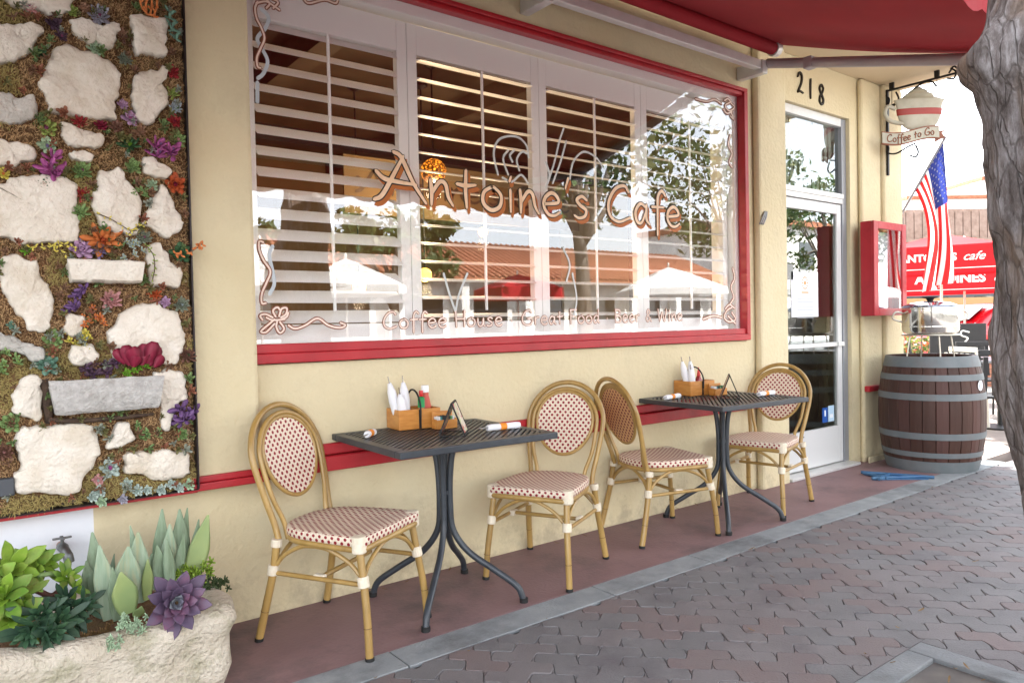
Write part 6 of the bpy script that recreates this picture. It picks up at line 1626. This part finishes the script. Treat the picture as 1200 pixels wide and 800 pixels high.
# red parked car -----------------------------------------------------------
def car(x, y, rz, paint, label):
    t = empty('parked_car', (x, y, 0), rz, label, 'car', 'parked cars')
    side = [(-2.15,.32),(-2.2,.55),(-2.12,.78),(-1.9,.92),(-1.2,.98),(-.55,1.36),(.1,1.46),(.95,1.42),(1.65,1.05),(2.05,.98),(2.18,.75),(2.2,.4),(2.1,.28)]
    P = [(p.x, p.y) for p in smooth_path([(a, b, 0) for a, b in side], 4)]+[(-2.05,.26)]
    mb = MB(); n = len(P); secs = [(-.86, .90, .93), (-.80, .985, .985), (-.6, 1, 1), (0, 1, 1.012), (.6, 1, 1), (.80, .985, .985), (.86, .90, .93)]
    for yy, sx, sz in secs:
        for a, b in P:
            w = yy*(1-.20*max(0, (b-.95)/.5)); mb.v.append((a*sx, w, b*(sz if b > .6 else 1)))
    for i in range(len(secs)-1):
        for j in range(n): mb.f.append((i*n+j, i*n+(j+1) % n, (i+1)*n+(j+1) % n, (i+1)*n+j)); mb.m.append(0)
    mb.f += [tuple(range(n-1, -1, -1)), tuple((len(secs)-1)*n+j for j in range(n))]; mb.m += [0, 0]
    mb.build('body', paint, t, smooth='auto')
    gl = M('car_glass', (.02,.025,.03), .05, spec=.8, coat=1)
    for nm, q in (('windscreen', [(-1.22,-.62,1.005),(-1.22,.62,1.005),(-.52,.52,1.40),(-.52,-.52,1.40)]), ('rear_window', [(1.62,-.6,1.10),(1.62,.6,1.10),(1.02,.5,1.43),(1.02,-.5,1.43)])):
        V = [Vector(p)+Vector((-.02 if nm == 'windscreen' else .02, 0, .025)) for p in q]; MB().add(V+[v-Vector((0, 0, .02)) for v in V], [(0, 1, 2, 3), (7, 6, 5, 4), (0, 4, 5, 1), (1, 5, 6, 2), (2, 6, 7, 3), (3, 7, 4, 0)]).build(nm, gl, t)
    for s in (-1, 1):
        for a, b in ((-.95, .12), (.18, 1.25)):
            V = [(a, .845*s, 1.0), (b, .845*s, 1.0), (min(b, 1.0), .75*s, 1.36), (max(a, -.45), .75*s, 1.34)]; V += [(x_, y_+.012*s, z_) for x_, y_, z_ in V]
            MB().add(V, [(0, 1, 2, 3), (4, 5, 6, 7), (0, 4, 5, 1), (1, 5, 6, 2), (2, 6, 7, 3), (3, 7, 4, 0)]).build('side_window', gl, t)
        for xw in (-1.38, 1.32):
            w = MB().lathe([(.31, -.1), (.335, -.08), (.335, .08), (.31, .1)], 24, T=Matrix.Translation((xw, .78*s, .335)) @ Matrix.Rotation(PI/2, 4, 'X')).build('wheel', rubber, t, smooth='auto')
            MB().lathe([(.2, -.005), (.21, 0), (.06, .02), (.01, .02)], 16, T=Matrix.Translation((xw, .885*s, .335)) @ Matrix.Rotation(-s*PI/2, 4, 'X')).build('rim', alum, w, smooth='auto')
        MB().lathe([(.01, -.03), (.12, -.02), (.13, .02), (.01, .04)], 16, T=Matrix.Translation((-2.06, .58*s, .70)) @ Matrix.Rotation(-PI/2, 4, 'Y') @ Matrix.Diagonal((.6, 1, 1, 1))).build('headlight', M('headlight_glass', (.7,.72,.75), .1, coat=1), t, smooth='auto')
        MB().box((2.10, .52*s-.16, .72), (2.19, .52*s+.16, .84)).build('tail_light', M('tail_light_red', (.4,.01,.01), .2), t, bevel=.01)
    MB().box((-2.23, -.45, .40), (-2.16, .45, .56)).build('grille', rubber, t, bevel=.01)
    MB().box((-2.245, -.18, .42), (-2.231, .18, .52)).build('number_plate', umwhite, t)
    return t
carred = M('red_car_paint', (.50,.012,.03), .25, coat=1); carwhite = M('white_car_paint', (.7,.7,.7), .3, coat=1); carsilver = M('silver_car_paint', (.4,.41,.43), .3, metal=.6, coat=1)
c = at(1175, 420, 17.5); car(c.x, c.y, 2.75, carred, 'red parked car seen beyond the patio between umbrella pole and trunk')
# building beyond the patio ------------------------------------------------
bb = empty('shop_building', at(1130, 400, 27), 0, 'far brown timber-fronted building with white parapet beyond the patio', 'building'); bb.location.z = 0
bb.rotation_euler = (0, 0, -.62)
brown_wd = M('weathered_shingle', (.22,.15,.115), .8, col2=(.30,.22,.18), scale=6); whitew = M('white_render', (.72,.70,.66), .8, col2=(.78,.76,.72), scale=2); tile = M('terracotta_tile', (.30,.10,.05), .8, col2=(.40,.17,.09), scale=8)
dkw = M('dark_wall', (.10,.10,.11), .7); ochre = M('ochre_fascia', (.42,.27,.12), .8)
MB().box((-9, 0, 0), (9, 8, 4.0)).build('wall', dkw, bb)
MB().box((-9, -.35, 1.35), (9, -.001, 1.85)).build('fascia_beam', ochre, bb)
MB().box((-9, -.5, 3.86), (9, .0, 3.98)).build('eave', brown_wd, bb)
for k in range(60): MB().box((-9+k*.3, -.45, 0), (-9+k*.3+.27, -.38+.01*(k % 2), 1.05), T=Matrix.Translation((0, .0, 3.98))).build('shingle_board', brown_wd, bb)
MB().box((-9, -.37, 4.001), (9, 7, 5.0)).build('roof_core', brown_wd, bb)
MB().box((-2, .2, 5.0), (9, 6, 5.5)).build('parapet', whitew, bb); MB().box((-2.05, .1, 5.5), (9.05, 6.1, 5.62)).build('coping', tile, bb)
MB().box((.9, .3, 5.62), (9, 6, 6.2)).build('parapet', whitew, bb); MB().box((.85, .2, 6.2), (9.05, 6.1, 6.32)).build('coping', tile, bb)
for k in range(6):
    w = MB().box((-8+k*2.8, -.03, .6), (-6.2+k*2.8, -.001, 1.9)).build('window', MATS['car_glass'], bb); MB().box((-8.06+k*2.8, -.05, .54), (-6.14+k*2.8, -.031, .6)).build('sill', ochre, w)
MB().box((-.6, -.045, 1.15), (.1, -.0305, 1.75)).build('poster', paper, bb)

# ================================================================== ACROSS THE STREET (seen in the window reflections)
ob = empty('arcade_building', (13, -20, 0), 0, 'long low white arcade building with terracotta roof across the street', 'building')
MB().box((-16, -6, 0), (18, 0, 3.0)).build('wall', whitew, ob)
V = [(-16.6, .9, 2.9), (18.6, .9, 2.9), (18.6, -3, 4.6), (-16.6, -3, 4.6), (-16.6, .9, 3.0), (18.6, .9, 3.0), (18.6, -3, 4.72), (-16.6, -3, 4.72)]
MB().add(V, [(3, 2, 1, 0), (4, 5, 6, 7), (0, 1, 5, 4), (1, 2, 6, 5), (2, 3, 7, 6), (3, 0, 4, 7)]).build('roof', tile, ob)
mb = MB()
for k in range(117): mb.tube([(-16.5+k*.3, .92, 3.03), (-16.5+k*.3, -3, 4.75)], .075, 6)
o = mb.build('roof_tiles', tile, ob, smooth=True); o['kind'] = 'stuff'
for k in range(12):
    MB().box((-16+k*3, .35, 0), (-15.65+k*3, .7, 2.9)).build('column', whitew, ob, bevel=.02)
    w = MB().box((-15+k*3, -.001, .9), (-13.4+k*3, .03, 2.3)).build('window', MATS['car_glass'], ob); MB().box((-15.06+k*3, -.001, .82), (-13.34+k*3, .06, .9)).build('sill', whitew, w)
o2 = empty('corner_building', (42, -19, 0), 0, 'two storey white building farther along the opposite side', 'building')
MB().box((-9, -8, 0), (10, 0, 6.2)).build('wall', whitew, o2); MB().box((-9.3, -8, 6.2), (10.3, .4, 6.5)).build('roof', tile, o2)
for fl_ in range(2):
    for k in range(6): MB().box((-8+k*3, -.001, .9+fl_*3), (-6.5+k*3, .03, 2.4+fl_*3)).build('window', MATS['car_glass'], o2)
umw = M('white_umbrella_canvas', (.78,.77,.74), .8, transl=.3)
for i, (x, y, l, hw_) in enumerate(((4.0, -8.6, 'white umbrella across the kerb, leftmost in the window reflection', 1.0), (6.4, -10.6, 'smaller white umbrella farther back, second from left in the window reflection', 1.0), (14.8, -9.4, 'white umbrella beside the open tree across the street', 1.15), (19.0, -8.8, 'white umbrella farthest right across the street', 1.2))):
    parasol((x, y, -.12), .3*i, hw_, 2.15, 2.75, .16, umw, l, False, 'white umbrellas of the parklet')
parasol((12.2, -12.4, -.12), .2, .9, 2.3, 2.7, .3, umred, 'red umbrella standing behind the white ones across the street', False, None)
tree(8.6, -12.5, 4.6, 1.7, .14, 41, 'round green tree before the arcade, left in the reflection', 90, 34, .10, group='trees across the street')
tree(12.6, -10.2, 9.0, 3.3, .24, 42, 'large open tree across the street with dark trunk', 55, 40, .12, group='trees across the street')
tree(20.5, -11.5, 8.0, 3.0, .22, 43, 'tall tree farther along the opposite pavement', 60, 40, .12, group='trees across the street')
tree(5.0, -16, 5.5, 2.2, .18, 44, 'small leafy tree opposite the cafe window', 70, 30, .11, group='trees across the street')
tree(30, -13.2, 7.5, 2.8, .22, 45, 'tree near the two storey white building', 60, 34, .13, group='trees across the street')
car(22, -6.8, 0.02, carwhite, 'white parked car at the opposite parklet end'); car(1.0, -11.5, PI, carsilver, 'silver car standing in the street opposite the cafe')

tree(9.3, 5.4, 7.2, 2.7, .2, 51, 'unseen tree added behind the cafe corner to shade the patio', 55, 36, .11, group='unseen trees added to shade the patio')  # hidden by the building, added for dappled shade on the patio
tree(15.5, 9.5, 7.6, 3.0, .22, 52, 'unseen tree added farther back to shade the patio parking', 55, 36, .12, group='unseen trees added to shade the patio')  # also out of view, added to shade the far end of the patio

# small dry and green growth between stones and rosettes: nobody could count it
mb = MB(); rg2 = random.Random(77)
gcm = [leafm('cover_olive', (.17,.16,.06)), leafm('cover_green', (.15,.22,.08)), leafm('cover_brown', (.22,.12,.07)), leafm('cover_grey', (.27,.29,.23)), leafm('cover_rust', (.30,.12,.07))]
k = 0
while k < 520:
    x = rg2.uniform(-.15, XR-.02); z = rg2.uniform(ZB+.02, 2.6)
    if any(inside((x, z), q) for q in polyw): continue
    m0 = len(mb.m); ci = rg2.choice((0, 0, 1, 2, 2, 3, 4))
    rosette(mb, Vector((x, -.119, z)), rg2.uniform(.012, .028), Vector((rg2.uniform(-.4, .4), -1, rg2.uniform(-.2, .6))), rg2.choice((9, 12, 16)), rg2.random() < .6, rg2.choice((.35, .5)), .15, None, k)
    for i in range(m0, len(mb.m)): mb.m[i] = ci
    k += 1
o = lwb(mb, 'small_growth', gcm, smooth=True); o['kind'] = 'stuff'
# dead leaves blown over the paving
mb = MB()
for k in range(60):
    if k < 34: x, y = rg2.uniform(2.0, 3.2), rg2.uniform(-2.6, -1.75)
    else: x, y = rg2.uniform(.5, 6), rg2.choice((rg2.uniform(-.86, -.80), rg2.uniform(-3, -.9), rg2.uniform(-.08, -.02)))
    a = rg2.uniform(0, 6.28); leafmesh(mb, Vector((x, y, .006)), Vector((math.cos(a), math.sin(a), .05)), Vector((-math.sin(a), math.cos(a), 0)), Vector((0, 0, 1)), rg2.uniform(.012, .035), rg2.uniform(.006, .012), .002, cup=.3)
o = mb.build('dead_leaves', M('dead_leaf', (.16,.09,.04), .9, col2=(.25,.16,.07), scale=40), None); tag(o, 'small dry leaves scattered on the pavement and tree pit', 'leaf litter', kind='stuff')
